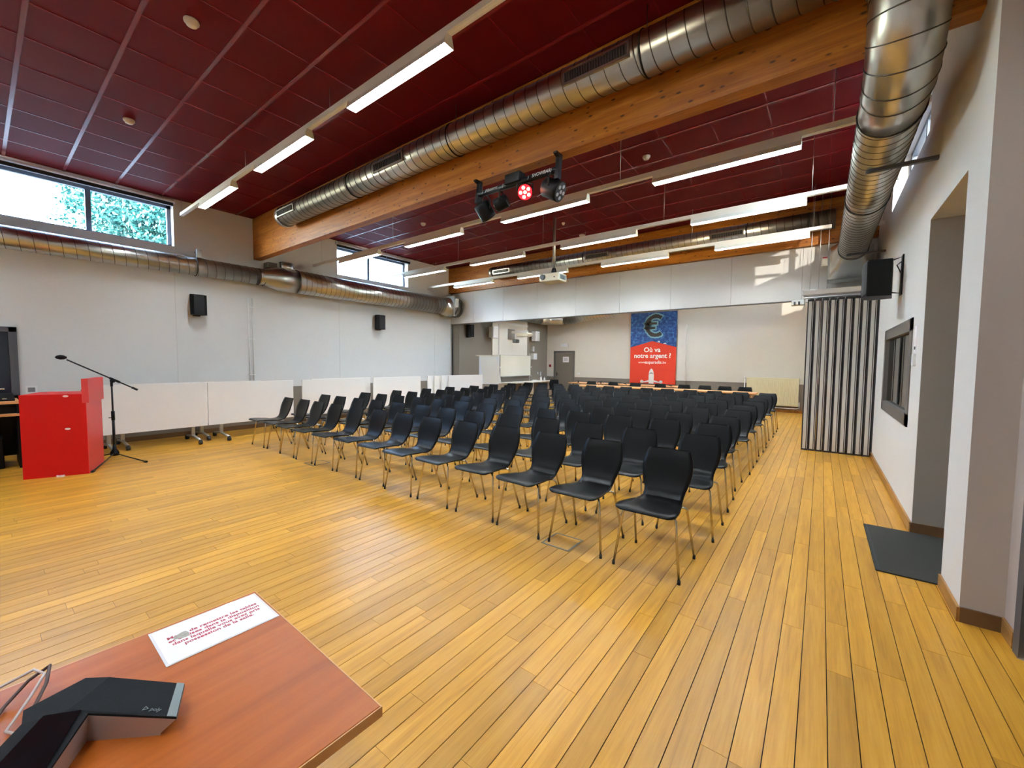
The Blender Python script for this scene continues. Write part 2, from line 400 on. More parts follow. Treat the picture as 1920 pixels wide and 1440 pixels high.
# ceiling ---------------------------------------------------------------------
ce = MB().box(XL - 0.3, XR + 0.3, YN - 0.2, YB + 0.2, ZC + 0.012, ZC + 0.2).build('ceiling', 'ceiling_red'); tag(ce, kind='structure')
TP = 0.6285
tx = []; x = -0.015
while x > XL - 0.7: x -= TP
while x < XR: tx.append(x); x += TP
tiles = []
for ya, yb_, off in ((YN, 3.855, 1.018), (4.005, 9.85, 5.87)):
    ty = off
    while ty > ya - 0.7: ty -= TP
    ys = []
    while ty < yb_: ys.append(ty); ty += TP
    for i, t in enumerate(ys):
        y0, y1 = max(t, ya), min(t + TP, yb_)
        if t > ya and t < yb_: box(XL, XR, t - 0.019, t + 0.019, ZC - 0.002, ZC + 0.01).build('main_tee', 'tee_red', ce)
        if y1 - y0 < 0.08: continue
        for a in tx:
            x0, x1 = max(a, XL), min(a + TP, XR)
            if x1 - x0 < 0.05: continue
            tiles.append((x0 + 0.006, x1 - 0.006, y0 + 0.019, y1 - 0.019))
    for a in tx:
        if XL < a < XR: box(a - 0.006, a + 0.006, ya, yb_, ZC + 0.0005, ZC + 0.01).build('cross_tee', 'tee_red', ce)
tiles.sort(key=lambda p: -quad_area([(p[0], p[2], ZC), (p[1], p[2], ZC), (p[1], p[3], ZC), (p[0], p[3], ZC)]))
for p in tiles[:300]: box(*p, ZC + 0.004, ZC + 0.013).build('ceiling_tile', 'ceiling_red', ce)
rest = MB()
for p in tiles[300:]: rest.box(*p, ZC + 0.004, ZC + 0.013)
tag(rest.build('tiles_beyond', 'ceiling_red', ce), kind='stuff')

# walls with openings ---------------------------------------------------------
def wall_x(name, x0, x1, y0, y1, z0, z1, holes, m):
    ys = sorted({y0, y1} | {h[i] for h in holes for i in (0, 1)}); zs = sorted({z0, z1} | {h[i] for h in holes for i in (2, 3)})
    mb = MB()
    for a, b in zip(ys, ys[1:]):
        run = None
        for c, d in zip(zs, zs[1:]):
            hole = any(h[0] <= a + 1e-6 and b <= h[1] + 1e-6 and h[2] <= c + 1e-6 and d <= h[3] + 1e-6 for h in holes)
            if hole:
                if run: mb.box(x0, x1, a, b, run[0], run[1]); run = None
            else: run = (run[0], d) if run else (c, d)
        if run: mb.box(x0, x1, a, b, run[0], run[1])
    return tag(mb.build(name, m), kind='structure')
LW = [(-0.9, 2.455, 3.74, 4.56), (5.84, 8.13, 3.78, 4.55)]
wl = wall_x('wall_left', XL - 0.3, XL, YN, YS + 0.12, 0, ZC + 0.012, LW, 'wall_white')
wfl = tag(box(XL - 0.3, XFL, YS + 0.12, YB, 0, ZC + 0.012).build('wall_far_left', 'taupe'), kind='structure')
wb_ = tag(box(XL - 0.3, XR + 0.3, YB, YB + 0.2, 0, ZC + 0.012).build('wall_back', 'wall_back_white'), kind='structure')
wn_ = tag(box(XL - 0.3, 2.2, YN - 0.2, YN, 0, ZC + 0.012).build('wall_near', 'wall_white'), kind='structure')
IW = (5.745, 7.946, 0.914, 2.03)
RWIN = [(5.52, 8.10, 3.74, 4.52), (11.4, 14.2, 3.74, 4.52), (1.55, 1.98, 4.16, 4.50)]
wall_x('wall_right', XR, XR + 0.3, 5.213, YB, 0, ZC + 0.012, [IW, RWIN[0], RWIN[1]], 'wall_white')
wall_x('wall_right_near', XRN, XRN + 0.3, YN, 3.56, 0, ZC + 0.012, [(2.25, 3.36, 0, 2.12), RWIN[2]], 'pillar_grey')
tag(box(XR, XR + 0.3, 4.03, 5.213, 2.845, ZC + 0.012).build('wall_lintel', 'wall_white'), kind='structure')
pil = tag(box(XR, XR + 0.3, 3.56, 4.03, 0, ZC + 0.012).build('wall_pillar', 'wall_white'), kind='structure')
box(XR, XRN, 3.555, 3.56, 0, ZC).build('painted_face', 'pillar_grey', pil)
alc = tag(box(XR + 0.3, 2.0, 5.213, 5.35, 0, 2.95).build('wall_alcove_far', 'alcove_grey'), kind='structure')
box(XR + 0.001, XR + 0.3, 5.205, 5.213, 0, 2.845).build('painted_face', 'alcove_grey', alc)
tag(box(1.9, 2.0, 3.9, 5.213, 0, 2.95).build('wall_alcove_back', 'alcove_grey'), kind='structure')
tag(box(XR + 0.3, 2.0, 3.9, 4.03, 0, 2.95).build('wall_alcove_near', 'alcove_grey'), kind='structure')
tag(box(XR + 0.3, 2.0, 4.03, 5.213, 2.845, 2.95).build('ceiling_alcove', 'alcove_grey'), kind='structure')
# adjoining room behind the interior window, dim
adj = box(2.6, 2.7, 5.3, 8.6, 0, 2.9); tag(adj.build('wall_next_room', 'taupe'), kind='structure')
for i, (a, b, c, d) in enumerate(((XR + 0.3, 2.7, 5.35, 5.45), (XR + 0.3, 2.7, 8.4, 8.5))):
    tag(box(a, b, c, d, 0, 2.9).build('wall_next_room_side', 'taupe'), kind='structure')
tag(box(XR + 0.3, 2.7, 5.35, 8.5, 2.9, 3.0).build('ceiling_next_room', 'taupe'), kind='structure')

# faint vertical joints of the left wall lining and the dado
for y in (2.44, 5.87, 9.2): box(XL, XL + 0.0025, y - 0.008, y + 0.008, 0.91, 3.3).build('joint_strip', 'soffit_white', wl)
box(XL, XL + 0.004, YN, YS, 0.0, 0.91).build('dado', 'taupe', wl)
box(XFL, XR, YB - 0.004, YB, 0.09, 0.91).build('dado', 'taupe', wb_)
tag(box(XL + 0.004, XL + 0.022, YN, YS, 0, 0.09).build('baseboard_left', 'dark_skirting'), kind='structure')
tag(box(XR - 0.016, XR, 5.213, YB, 0, 0.09).build('baseboard_right', 'skirting_oak'), kind='structure')
tag(box(XFL, XR - 0.016, YB - 0.018, YB - 0.004, 0, 0.09).build('baseboard_back', 'skirting_oak'), kind='structure')
tag(box(XFL, XFL + 0.014, YS + 0.12, YB - 0.02, 0, 0.09).build('baseboard_far_left', 'dark_skirting'), kind='structure')
tag(box(XR - 0.014, XR, 3.541, 4.03, 0, 0.09).build('baseboard_pillar', 'skirting_oak'), kind='structure')
tag(box(XR, XRN - 0.014, 3.541, 3.555, 0, 0.09).build('baseboard_pillar_front', 'dark_skirting'), kind='structure')
tag(box(XRN - 0.014, XRN, 3.38, 3.555, 0, 0.09).build('baseboard_near', 'skirting_oak'), kind='structure')
tag(box(XR - 0.012, 1.9, 5.191, 5.205, 0, 0.09).build('baseboard_alcove', 'dark_skirting'), kind='structure')

# soffit over the movable wall, in panels
sf = tag(box(XL, XR, YS + 0.012, YS + 0.12, 2.80, 3.835).build('wall_soffit', 'taupe'), kind='structure')
xs = [XL, -9.148, -7.893, -6.645, -5.39, -4.138, -2.885, -1.62, -0.37, XR]
for a, b in zip(xs, xs[1:]): rbox(a + 0.002, b - 0.002, YS, YS + 0.012, 2.812, 3.835, r=0.002).build('panel', 'soffit_white', sf)
box(XL, XR, YS - 0.004, YS + 0.12, 2.796, 2.811).build('bottom_rail', 'frame_grey', sf)
jb = tag(box(XL, XL + 0.05, YS + 0.0, YS + 0.12, 0, 2.796).build('trim_1', 'alu'), kind='structure')
box(XL + 0.05, XL + 0.062, YS + 0.02, YS + 0.10, 0, 2.796).build('seal', 'rubber', jb)
tag(box(XL + 0.062, XFL + 0.02, YS + 0.06, YS + 0.12, 0, 2.796).build('trim_2', 'taupe'), kind='structure')

# beams
bm1 = box(XL, XR, 3.855, 4.005, 3.774, ZC).build('ceiling_beam', 'glulam')
tag(bm1, 'long knotty glulam ceiling beam carrying the nearest silver duct', 'beam', 'glulam ceiling beams')
bm2 = box(XL, XR, 9.84, 9.99, 3.838, ZC).build('ceiling_beam', 'glulam')
tag(bm2, 'glulam ceiling beam above the pale panelled soffit', 'beam', 'glulam ceiling beams')

# ------------------------------------------------------------------ windows, doors
wi = [0]
def high_window(xp, sgn, y0, y1, z0, z1, mull):
    """clerestory window; sgn -1 opens to -x (left wall), +1 to +x"""
    wi[0] += 1
    w = thing('window_%d' % wi[0], (xp, (y0 + y1) / 2, z0), kind='structure')
    a, b = sorted((xp + sgn * 0.17, xp + sgn * 0.235)); fr = 0.06
    fm = MB().box(a, b, y0, y1, z0, z0 + fr).box(a, b, y0, y1, z1 - fr, z1).box(a, b, y0, y0 + fr, z0, z1).box(a, b, y1 - fr, y1, z0, z1)
    fm.build('window_frame', 'window_frame', w)
    for m in mull: box(a - 0.004, b + 0.004, m - 0.035, m + 0.035, z0 + fr, z1 - fr).build('mullion', 'window_frame', w)
    g = xp + sgn * 0.2; e = [y0 + fr] + [q for m in mull for q in (m - 0.035, m + 0.035)] + [y1 - fr]
    for p, q in zip(e[::2], e[1::2]):
        MB().add([(g, p, z0 + fr), (g, q, z0 + fr), (g, q, z1 - fr), (g, p, z1 - fr)], [(0, 1, 2, 3)]).build('pane', 'glass', w)
    c, d = sorted((xp + sgn * 0.0, xp + sgn * 0.17))
    box(c, d, y0, y1, z0 - 0.001, z0 + 0.012).build('window_sill', 'reveal_white', w)
    return w
high_window(XL, -1, LW[0][0], LW[0][1], LW[0][2], LW[0][3], [0.2, 1.31])
high_window(XL, -1, LW[1][0], LW[1][1], LW[1][2], LW[1][3], [6.87])
high_window(XR, 1, *RWIN[0], [6.98]); high_window(XR, 1, *RWIN[1], [12.8]); high_window(XRN, 1, *RWIN[2], [])
# interior window with dark frame on the right wall
w = thing('window_6', (XR, 6.85, IW[2]), kind='structure')
fm = MB(); y0, y1, z0, z1 = IW; t = 0.13
for q in ((y0, y1, z0, z0 + t), (y0, y1, z1 - t, z1), (y0, y0 + t, z0, z1), (y1 - t, y1, z0, z1)): fm.box(XR - 0.012, XR + 0.03, *q)
fm.build('window_frame', 'frame_grey', w)
fm = MB()
for q in ((y0 + t, y1 - t, z0 + t - .02, z0 + t), (y0 + t, y1 - t, z1 - t, z1 - t + .02), (y0 + t - .02, y0 + t, z0 + t, z1 - t), (y1 - t, y1 - t + .02, z0 + t, z1 - t)): fm.box(XR + 0.03, XR + 0.16, *q)
fm.build('reveal', 'frame_grey', w)
MB().box(XR + 0.030, XR + 0.036, y0 + t, y1 - t, z0 + t, z1 - t).build('pane', 'glass_int', w)

def roller(name, x, y0, y1, z, label):
    t = thing(name, (x, (y0 + y1) / 2, z - 0.06), label, 'blind', 'roller blinds over the left windows')
    MB().cyl((x, y0, z), (x, y1, z), 0.028, 12).build('roller_tube', 'reveal_white', t)
    box(x - 0.03, x - 0.005, y0 + 0.02, y1 - 0.02, z - 0.085, z - 0.01).build('black_strip', 'rubber', t)  # plain black strip just below the tube
    for y in (y0, y1): box(x - 0.05, x + 0.03, y - 0.008, y + 0.008, z - 0.035, z + 0.035).build('bracket', 'reveal_white', t)
roller('roller_blind', XL + 0.05, -0.9, 2.47, 4.60, 'white roller blind tube above the window with the tree view')
roller('roller_blind', XL + 0.05, 5.80, 8.2, 4.59, 'white roller blind tube above the smaller far left window')

# doors
d1 = thing('door_1', (-8.97, YB, 0), kind='structure')
x0, x1, zt = -9.49, -8.455, 2.035
MB().box(x0, x0 + 0.085, YB - 0.03, YB, 0, zt).box(x1 - 0.085, x1, YB - 0.03, YB, 0, zt).box(x0, x1, YB - 0.03, YB, zt - 0.085, zt).build('door_frame', 'frame_grey', d1)
lf = rbox(x0 + 0.09, x1 - 0.09, YB - 0.02, YB - 0.003, 0.01, zt - 0.09, r=0.004).build('door_leaf', 'door_grey', d1)
MB().tube([(-9.33, YB - 0.02, 1.02), (-9.33, YB - 0.075, 1.02), (-9.21, YB - 0.075, 1.02)], 0.010, 8).box(-9.35, -9.31, YB - 0.026, YB - 0.02, 0.94, 1.1).build('door_handle', 'black_metal', lf)
d2 = thing('door_2', (XRN, 2.8, 0), kind='structure')
MB().box(XRN - 0.015, XRN + 0.2, 3.28, 3.36, 0, 2.12).box(XRN - 0.015, XRN + 0.2, 2.25, 2.33, 0, 2.12).box(XRN - 0.015, XRN + 0.2, 2.33, 3.28, 2.04, 2.12).build('door_frame', 'frame_dark', d2)
lf = rbox(XRN + 0.05, XRN + 0.09, 2.335, 3.275, 0.01, 2.035, r=0.004).build('door_leaf', 'frame_dark', d2)
MB().tube([(XRN + 0.05, 3.18, 1.02), (XRN + 0.0, 3.18, 1.02), (XRN + 0.0, 3.06, 1.02)], 0.010, 8).build('door_handle', 'chrome', lf)
# dark framed opening at the far left of the left wall
d3 = thing('window_7', (XL, -0.3, 0.95), kind='structure')
y0, y1, z0, z1 = -1.3, 0.42, 0.88, 2.03
fm = MB()
for q in ((y0, y1, z1 - 0.075, z1), (y0, y1, z0, z0 + 0.075), (y0, y0 + 0.085, z0, z1), (y1 - 0.085, y1, z0, z1)): fm.box(XL, XL + 0.045, *q)
fm.build('window_frame', 'frame_dark', d3)
box(XL + 0.002, XL + 0.012, y0 + 0.08, y1 - 0.085, z0 + 0.075, z1 - 0.075).build('dark_pane', 'screen_dark', d3)

# ------------------------------------------------------------------ ducts
def spiral(parent, p, q, r, pitch=0.14, n=40):
    pi = MB().tube([p, q], r, n, caps=True).build('pipe', 'galvanised', parent)
    MB().helix(p, q, r + 0.001, 0.0042, pitch).build('spiral_seam', 'seam_metal', parent)
    return pi
def clamp(parent, c, nrm, r, m='rubber'):
    MB().ring(c, nrm, r + 0.004, 0.008, 32, 6).build('clamp_ring', m, parent)
def grille(parent, c, ax, ln, ht, nrm, nsl):
    """grille plate on a duct: c centre, ax long axis, nrm outward"""
    ax, nrm = Vector(ax).normalized(), Vector(nrm).normalized(); v = nrm.cross(ax); c = Vector(c)
    M = Matrix(((ax.x, v.x, nrm.x, c.x), (ax.y, v.y, nrm.y, c.y), (ax.z, v.z, nrm.z, c.z), (0, 0, 0, 1)))
    h, w_ = ht / 2, ln / 2
    fr = MB().box(-w_, w_, -h, -h + 0.02, -0.03, 0.019).box(-w_, w_, h - 0.02, h, -0.03, 0.019).box(-w_, -w_ + 0.022, -h, h, -0.03, 0.019).box(w_ - 0.022, w_, -h, h, -0.03, 0.019).xf(M)
    g = fr.build('grille', 'galvanised', parent)
    MB().box(-w_ + 0.02, w_ - 0.02, -h + 0.018, h - 0.018, -0.01, 0.005).xf(M).build('grille_back', 'grille_dark', g)
    for i in range(nsl):
        x = -w_ + 0.03 + (2 * w_ - 0.06) * i / (nsl - 1)
        MB().box(x - 0.0035, x + 0.0035, -h + 0.02, h - 0.02, 0.005, 0.016).xf(M).build('slat', 'grille_grey', g)

# duct along beam 1
yd, zd, rd = 3.655, 4.245, 0.176
t = thing('ventilation_duct', (-4, yd, zd - rd), 'silver spiral duct with grilles running along the nearest wooden beam', 'duct', 'silver spiral ducts')
spiral(t, (-8.16, yd, zd), (-0.02, yd, zd), rd)
MB().lathe([(rd - .01, 0), (rd + .004, 0.01), (rd + .004, 0.09), (rd - .002, 0.1)], (-8.25, yd, zd), 32, axis=0).build('end_cap', 'galvanised', t)
for x in (-8.13, -5.82, -3.66, -1.33): clamp(t, (x, yd, zd), (1, 0, 0), rd)
gn = Vector((0, -0.93, -0.1)).normalized()
for x, n in ((-7.79, 14), (-4.78, 16), (-1.74, 24)): grille(t, Vector((x, yd, zd)) + gn * (rd - 0.002), (1, 0, 0), 0.66, 0.125, gn, n)
for x in (-5.82, -3.66, -1.33): MB().cyl((x, yd, zd + rd), (x, yd, ZC), 0.004, 6).build('hanger_rod', 'seam_metal', t)

# duct along the right wall with elbow up to the beam duct
xr, zr, rr = 0.352, 3.53, 0.2
t = thing('ventilation_duct', (xr, 6.5, zr - rr), 'thick silver duct with elbow running overhead along the right wall', 'duct', 'silver spiral ducts')
spiral(t, (xr, 9.12, zr), (xr, 4.36, zr), rr, 0.13)
pth = [(xr, 4.36, zr), (xr, 4.2, zr)]
for i in range(0, 6):
    a = math.pi / 2 * i / 5; pth.append((xr, 4.06 - 0.40 * math.sin(a), zr + 0.40 - 0.40 * math.cos(a)))
for i in range(1, 6):
    a = math.pi / 2 * i / 5; pth.append((xr - 0.315 + 0.315 * math.cos(a), 3.66, 3.93 + 0.315 * math.sin(a)))
pth.append((-0.02, 3.657, zd))
ns = len(pth); MB().tube(pth, [rr] * (ns - 4) + [0.195, 0.19, 0.182, 0.177], 32).build('elbow', 'galvanised', t)
for i in (2, 3, 4, 5, 6, 7, 8, 9, 10):
    c = Vector(pth[i]); nrm = (Vector(pth[i + 1]) - Vector(pth[i - 1]))
    MB().ring(c, nrm, (rr if i < ns - 4 else 0.19) + 0.001, 0.0045, 32, 6).build('gore_seam', 'seam_metal', t)
for y in (4.37, 6.46, 9.08): clamp(t, (xr, y, zr), (0, 1, 0), rr)
for y in (5.02, 8.6): box(xr - 0.1, XR, y - 0.02, y + 0.02, zr - rr - 0.03, zr - rr).build('wall_bracket', 'frame_dark', t)
# round to square transition and damper box
n = 32; v = []; cx, cz, s_ = 0.33, 3.37, 0.285
for k in range(n):
    a = 2 * math.pi * k / n; v.append((xr + rr * math.cos(a), 9.12, zr + rr * math.sin(a)))
for k in range(n):
    a = 2 * math.pi * k / n; q = max(abs(math.cos(a)), abs(math.sin(a))); v.append((cx + s_ * math.cos(a) / q, 9.42, cz + s_ * math.sin(a) / q))
MB().add(v, [(k, (k + 1) % n, n + (k + 1) % n, n + k) for k in range(n)], True).build('transition', 'galvanised', t)
rbox(cx - 0.31, cx + 0.31, 9.42, 9.83, cz - 0.30, cz + 0.26, r=0.02).build('damper_box', 'galvanised', t)
box(cx - 0.40, cx - 0.31, 9.5, 9.6, cz - 0.02, cz + 0.12).build('actuator', 'cream_plastic', t)
box(cx - 0.39, cx - 0.32, 9.51, 9.59, cz + 0.12, cz + 0.145).build('actuator_cap', 'alarm_red', t)

# duct on the left wall
t = thing('ventilation_duct', (-9.95, 4, 3.1), 'silver spiral duct running along the left wall under the windows', 'duct', 'silver spiral ducts')
spiral(t, (-9.975, -2.1, 3.38), (-9.975, 3.84, 3.38), 0.175, 0.15)
MB().tube([(-9.975, 3.84, 3.38), (-9.975, 3.95, 3.38), (-9.885, 4.22, 3.37), (-9.885, 4.62, 3.37)], [0.175, 0.175, 0.262, 0.262], 32).build('reducer', 'galvanised', t)
spiral(t, (-9.885, 4.62, 3.37), (-9.87, 9.2, 3.34), 0.262, 0.12)
for y, x, r in ((2.72, -9.975, 0.175), (3.85, -9.975, 0.175), (3.95, -9.975, 0.176), (4.62, -9.885, 0.262)): clamp(t, (x, y, 3.375), (0, 1, 0), r, 'seam_metal')
MB().tube([(-9.87, 9.2, 3.34), (-9.87, 9.42, 3.33), (-9.86, 9.5, 3.33), (-9.86, YS - 0.03, 3.33)], [0.262, 0.3, 0.31, 0.31], 32).build('fire_damper', 'galvanised', t)
rbox(-10.18, -9.55, 9.44, 9.5, 3.02, 3.67, r=0.01).build('flange_plate', 'galvanised', t)
box(-9.62, -9.5, 9.5, 9.62, 3.3, 3.58).build('actuator', 'white_metal', t)
for y in (9.62, 9.75, 9.86): clamp(t, (-9.86, y, 3.33), (0, 1, 0), 0.31, 'seam_metal')
MB().tube([(-9.885, 4.42, 3.55), (-9.885, 4.42, 3.77)], 0.13, 24).build('branch_pipe', 'galvanised', t)
MB().ring((-9.885, 4.42, 3.63), (0, 0, 1), 0.135, 0.01).ring((-9.885, 4.42, 3.76), (0, 0, 1), 0.135, 0.01).build('branch_collar', 'galvanised', t)
box(-10.19, -9.98, 4.06, 4.26, 3.62, 3.74).build('actuator', 'frame_grey', t)
MB().tube([(-10.19, 2.78, 3.70), (-9.95, 2.78, 3.70)], 0.014, 6).box(-9.99, -9.92, 2.74, 2.82, 3.56, 3.72).build('wall_bracket', 'alu', t)

# duct along beam 2
y2, z2 = 9.62, 4.215
t = thing('ventilation_duct', (-4, y2, z2 - rd), 'silver spiral duct along the far beam above the projector', 'duct', 'silver spiral ducts')
spiral(t, (-8.0, y2, z2), (0.1, y2, z2), rd, 0.13)
MB().lathe([(rd - .01, 0), (rd + .004, 0.01), (rd + .004, 0.09), (rd - .002, 0.1)], (-8.09, y2, z2), 32, axis=0).build('end_cap', 'galvanised', t)
for x in (-7.97, -4.95, -1.30, -0.3): clamp(t, (x, y2, z2), (1, 0, 0), rd)
for x in (-7.6, -4.56, -1.66): grille(t, Vector((x, y2, z2)) + gn * (rd - 0.002), (1, 0, 0), 0.62, 0.12, gn, 14)
for x in (-7.4, -5.5, -1.2): MB().cyl((x, y2, z2 + rd - .01), (x, y2 + .1, ZC), 0.005, 6).build('hanger_rod', 'seam_metal', t)

# duct in the far room
t = thing('ventilation_duct', (-9.2, 13.5, 3.0), 'pale silver duct crossing the corner above the far door', 'duct', 'silver spiral ducts')
spiral(t, (-9.45, YS + 0.14, 3.33), (-9.45, 14.3, 3.33), 0.2, 0.13)
MB().tube([(-9.45, 14.3, 3.33), (-9.45, 14.7, 3.33), (-9.25, 15.0, 3.33), (-8.95, 15.15, 3.33), (-8.75, 15.18, 3.33)], 0.205, 28).build('elbow', 'galvanised', t)
spiral(t, (-8.75, 15.18, 3.33), (-6.6, 15.3, 3.55), 0.2, 0.13)
clamp(t, (-8.75, 15.18, 3.33), (1, 0, 0), 0.205, 'seam_metal'); clamp(t, (-9.45, 14.3, 3.33), (0, 1, 0), 0.205, 'seam_metal')
t = thing('ventilation_duct', (0.2, 13, 3.2), 'pale silver duct beyond the folded partition near the far ceiling', 'duct', 'silver spiral ducts')
spiral(t, (0.3, YS + 0.14, 3.35), (0.3, 15.3, 3.35), 0.2, 0.13)

# ------------------------------------------------------------------ strip lights
LX = ((-8.97, -7.46), (-6.58, -5.07), (-4.17, -2.655), (-1.77, -0.245))
def make_luminaire():
    t = thing('strip_light', (0, 0, 0)); L = 1.512 / 2
    MB().prism([(-0.034, 0.055), (0.034, 0.055), (0.034, 0.1), (-0.034, 0.1)], -L, L, 0).build('body', 'white_metal', t)
    rf = MB()
    for s in (-1, 1):
        rf.prism([(s * 0.034, 0.056), (s * 0.037, 0.056), (s * 0.058, 0.004), (s * 0.058, 0.0), (s * 0.054, 0.0)][::s], -L, L, 0)
    rf.build('reflector', 'white_metal', t)
    box(-L + 0.03, L - 0.03, -0.036, 0.036, 0.044, 0.05).build('lamp_tube', 'lamp', t)
    lv = MB()
    for i in range(38):
        x = -L + 0.04 + (2 * L - 0.08) * i / 37; lv.add([(x, -0.053, 0.004), (x, 0.053, 0.004), (x, 0.047, 0.018), (x, -0.047, 0.018)], [(0, 1, 2, 3)])
    tag(lv.build('louvre', 'louvre_white', t), kind='stuff')
    for s in (-1, 1):
        MB().prism([(-0.058, 0.0), (0.058, 0.0), (0.04, 0.075), (0.02, 0.098), (-0.02, 0.098), (-0.04, 0.075)], s * L - 0.004 * (s > 0), s * L + 0.004 * (s < 0), 0).build('end_cap', 'cream_plastic', t)
    return t
lum = make_luminaire(); lum_used = False
def light_row(y, zb, xa, xb, name, rods, n=4, detail=''):
    global lum_used
    t = thing('light_track', ((xa + xb) / 2, y, zb + 0.1), 'white metal track of the %s' % name, 'light track', 'white lighting tracks')
    MB().prism([(y - 0.03, zb + 0.1), (y + 0.03, zb + 0.1), (y + 0.03, zb + 0.155), (y - 0.03, zb + 0.155)], xa, xb, 0).build('channel', 'white_metal', t)
    box(xa, xb, y - 0.012, y + 0.012, zb + 0.098, zb + 0.1).build('slot_cover', 'louvre_white', t)
    for x in rods: MB().cyl((x, y, zb + 0.155), (x, y, ZC), 0.0028, 5).build('suspension_wire', 'alu', t)
    for i in range(n):
        o = lum if not lum_used else copy_tree(lum); lum_used = True
        o.location = ((LX[i][0] + LX[i][1]) / 2, y, zb)
        tag(o, '%s strip light from the left, %s' % (ORD[i], name), 'light', 'white strip lights')
light_row(2.57, 4.25, -10.13, XRN - 0.01, 'light row nearest the camera', (-10.1, -7.0, -4.6, -2.2, 0.2))
light_row(-0.9, 4.25, -10.13, XRN - 0.01, 'added unseen light row behind the camera', (-9.0, -4.6, 0.0))  # unseen extra row, put in to brighten the pillar and alcove
light_row(5.21, 3.77, -10.18, 0.68, 'light row just behind the nearest beam', (-9.8, -7.0, -4.6, -2.2, 0.0))
light_row(7.07, 3.77, -10.18, 0.68, 'middle light row of the far bay', (-9.8, -7.0, -4.6, -2.2, -0.2))
light_row(8.91, 3.77, -10.18, 0.045, 'light row next to the pale soffit', (-9.8, -7.0, -4.6, -2.2, -0.2))
light_row(11.9, 3.77, -9.7, 0.6, 'hidden light row just beyond the soffit', (-9.0, -4.6, 0.0))
light_row(14.0, 3.77, -9.0, 0.6, 'hidden light row before the back wall', (-9.0, -4.6, 0.0))
t = thing('light_track', (0.6, 8.91, 3.87), 'short white track stub between the right duct and wall', 'light track', 'white lighting tracks')
MB().box(0.42, 0.72, 8.88, 8.94, 3.80, 3.855).build('channel', 'white_metal', t)
MB().cyl((0.70, 8.91, 3.855), (0.70, 8.91, ZC), 0.003, 5).build('suspension_wire', 'alu', t)

# smoke detectors
for x, y, r, lb in ((-4.75, 1.33, .062, 'round white detector on the red ceiling nearest the top edge'), (-7.33, 1.34, .06, 'domed white detector on the red ceiling towards the left window'),
                    (-2.23, 6.25, .058, 'white detector above the strip lights right of the stage light bar'), (-7.32, 6.27, .058, 'white detector on the red ceiling near the small left window'),
                    (-4.73, 8.09, .035, 'tiny white disc beside the projector pole'), (-4.8, 9.13, .075, 'flat white disc right of the projector pole')):
    o = MB().lathe([(r * 0.97, 0.0), (r, -0.008), (r * 0.96, -0.022), (r * 0.72, -0.03), (r * 0.68, -0.046), (r * 0.3, -0.05)], (x, y, ZC + 0.003), 24).build('smoke_detector', 'sensor_white')
    tag(o, lb, 'detector', 'ceiling detectors')

# stage light bar under beam 1
yb = 3.86
t = thing('stage_light_bar', (-2.9, yb, 3.4), 'black stage light bar with four spots under the wooden beam', 'stage light')
MB().cyl((-3.47, yb, 3.61), (-2.33, yb, 3.61), 0.034, 16).build('bar', 'black_metal', t)
for x in (-3.47, -2.33):
    MB().prism([(yb - 0.05, 3.50), (yb + 0.02, 3.50), (yb + 0.05, 3.774), (yb - 0.07, 3.774), (yb - 0.07, 3.755), (yb - 0.01, 3.74)], x - 0.022, x + 0.022, 0).build('clamp', 'black_metal', t)
rbox(-3.02, -2.80, yb - 0.06, yb + 0.06, 3.60, 3.71, r=0.01).build('control_box', 'black_plastic', t)
place(text_mb('SHOWBAR', 0.05, 0.012, 0.25), (-2.53, yb - 0.036, 3.612), (1, 0, 0), (0, 0, 1)).build('lettering', 'lettering_white', t)
place(text_mb('Nboomz', 0.052, 0.008, 0.25), (-3.24, yb - 0.036, 3.612), (1, 0, 0), (0, 0, 1)).build('lettering', 'lettering_white', t)
for x in (-3.38, -3.06, -2.70, -2.40):
    place(text_mb(')', 0.045, 0.01, 0.2), (x, yb - 0.036, 3.612), (1, 0, 0), (0, 0, 1)).build('lettering', 'lettering_white', t)
def spot(c, d, r, ln, lit, ledw=False):
    c, d = Vector(c), Vector(d).normalized()
    h = MB().tube([c - d * ln * .5, c - d * ln * .42, c + d * ln * .3, c + d * ln * .5], [r * .8, r * .98, r, r * 1.02], 24).build('spot_head', 'black_plastic', t)
    a = d.orthogonal().normalized(); b = d.cross(a); f = c + d * ln * .5
    MB().tube([f, f + d * 0.003], r * .93, 24).build('spot_face', 'led_face' if lit else 'grille_dark', h)
    for i in range(6):
        q = f + d * 0.003 if i == 5 else f + d * 0.003 + r * .58 * (math.cos(i * math.pi * .4 + .5) * a + math.sin(i * math.pi * .4 + .5) * b)
        MB().tube([q, q + d * 0.006], r * (.2 if lit else .19), 12).build('lens', 'led_red' if lit else 'led_white', h)
    s_ = Vector((0, 0, 1)); sd = d.cross(s_).normalized()
    for s in (-1, 1):
        MB().tube([c + sd * s * r * 1.02, c + sd * s * r * 1.05 + Vector((0, 0, r * 1.1)), Vector((c.x, yb, 3.58)) + sd * s * r * .3], 0.008, 6).build('yoke', 'black_metal', h)
camp = Vector((0, 0, 1.55))
spot((-3.37, 3.86, 3.40), (0.1, 0.5, -0.55), 0.098, 0.2, False)
spot((-3.12, 3.88, 3.44), (-0.75, -0.25, -0.3), 0.078, 0.16, False)
spot((-2.75, 3.84, 3.465), camp - Vector((-2.75, 3.84, 3.465)), 0.085, 0.16, True)
spot((-2.41, 3.88, 3.43), (0.85, 0.1, -0.45), 0.105, 0.21, False)

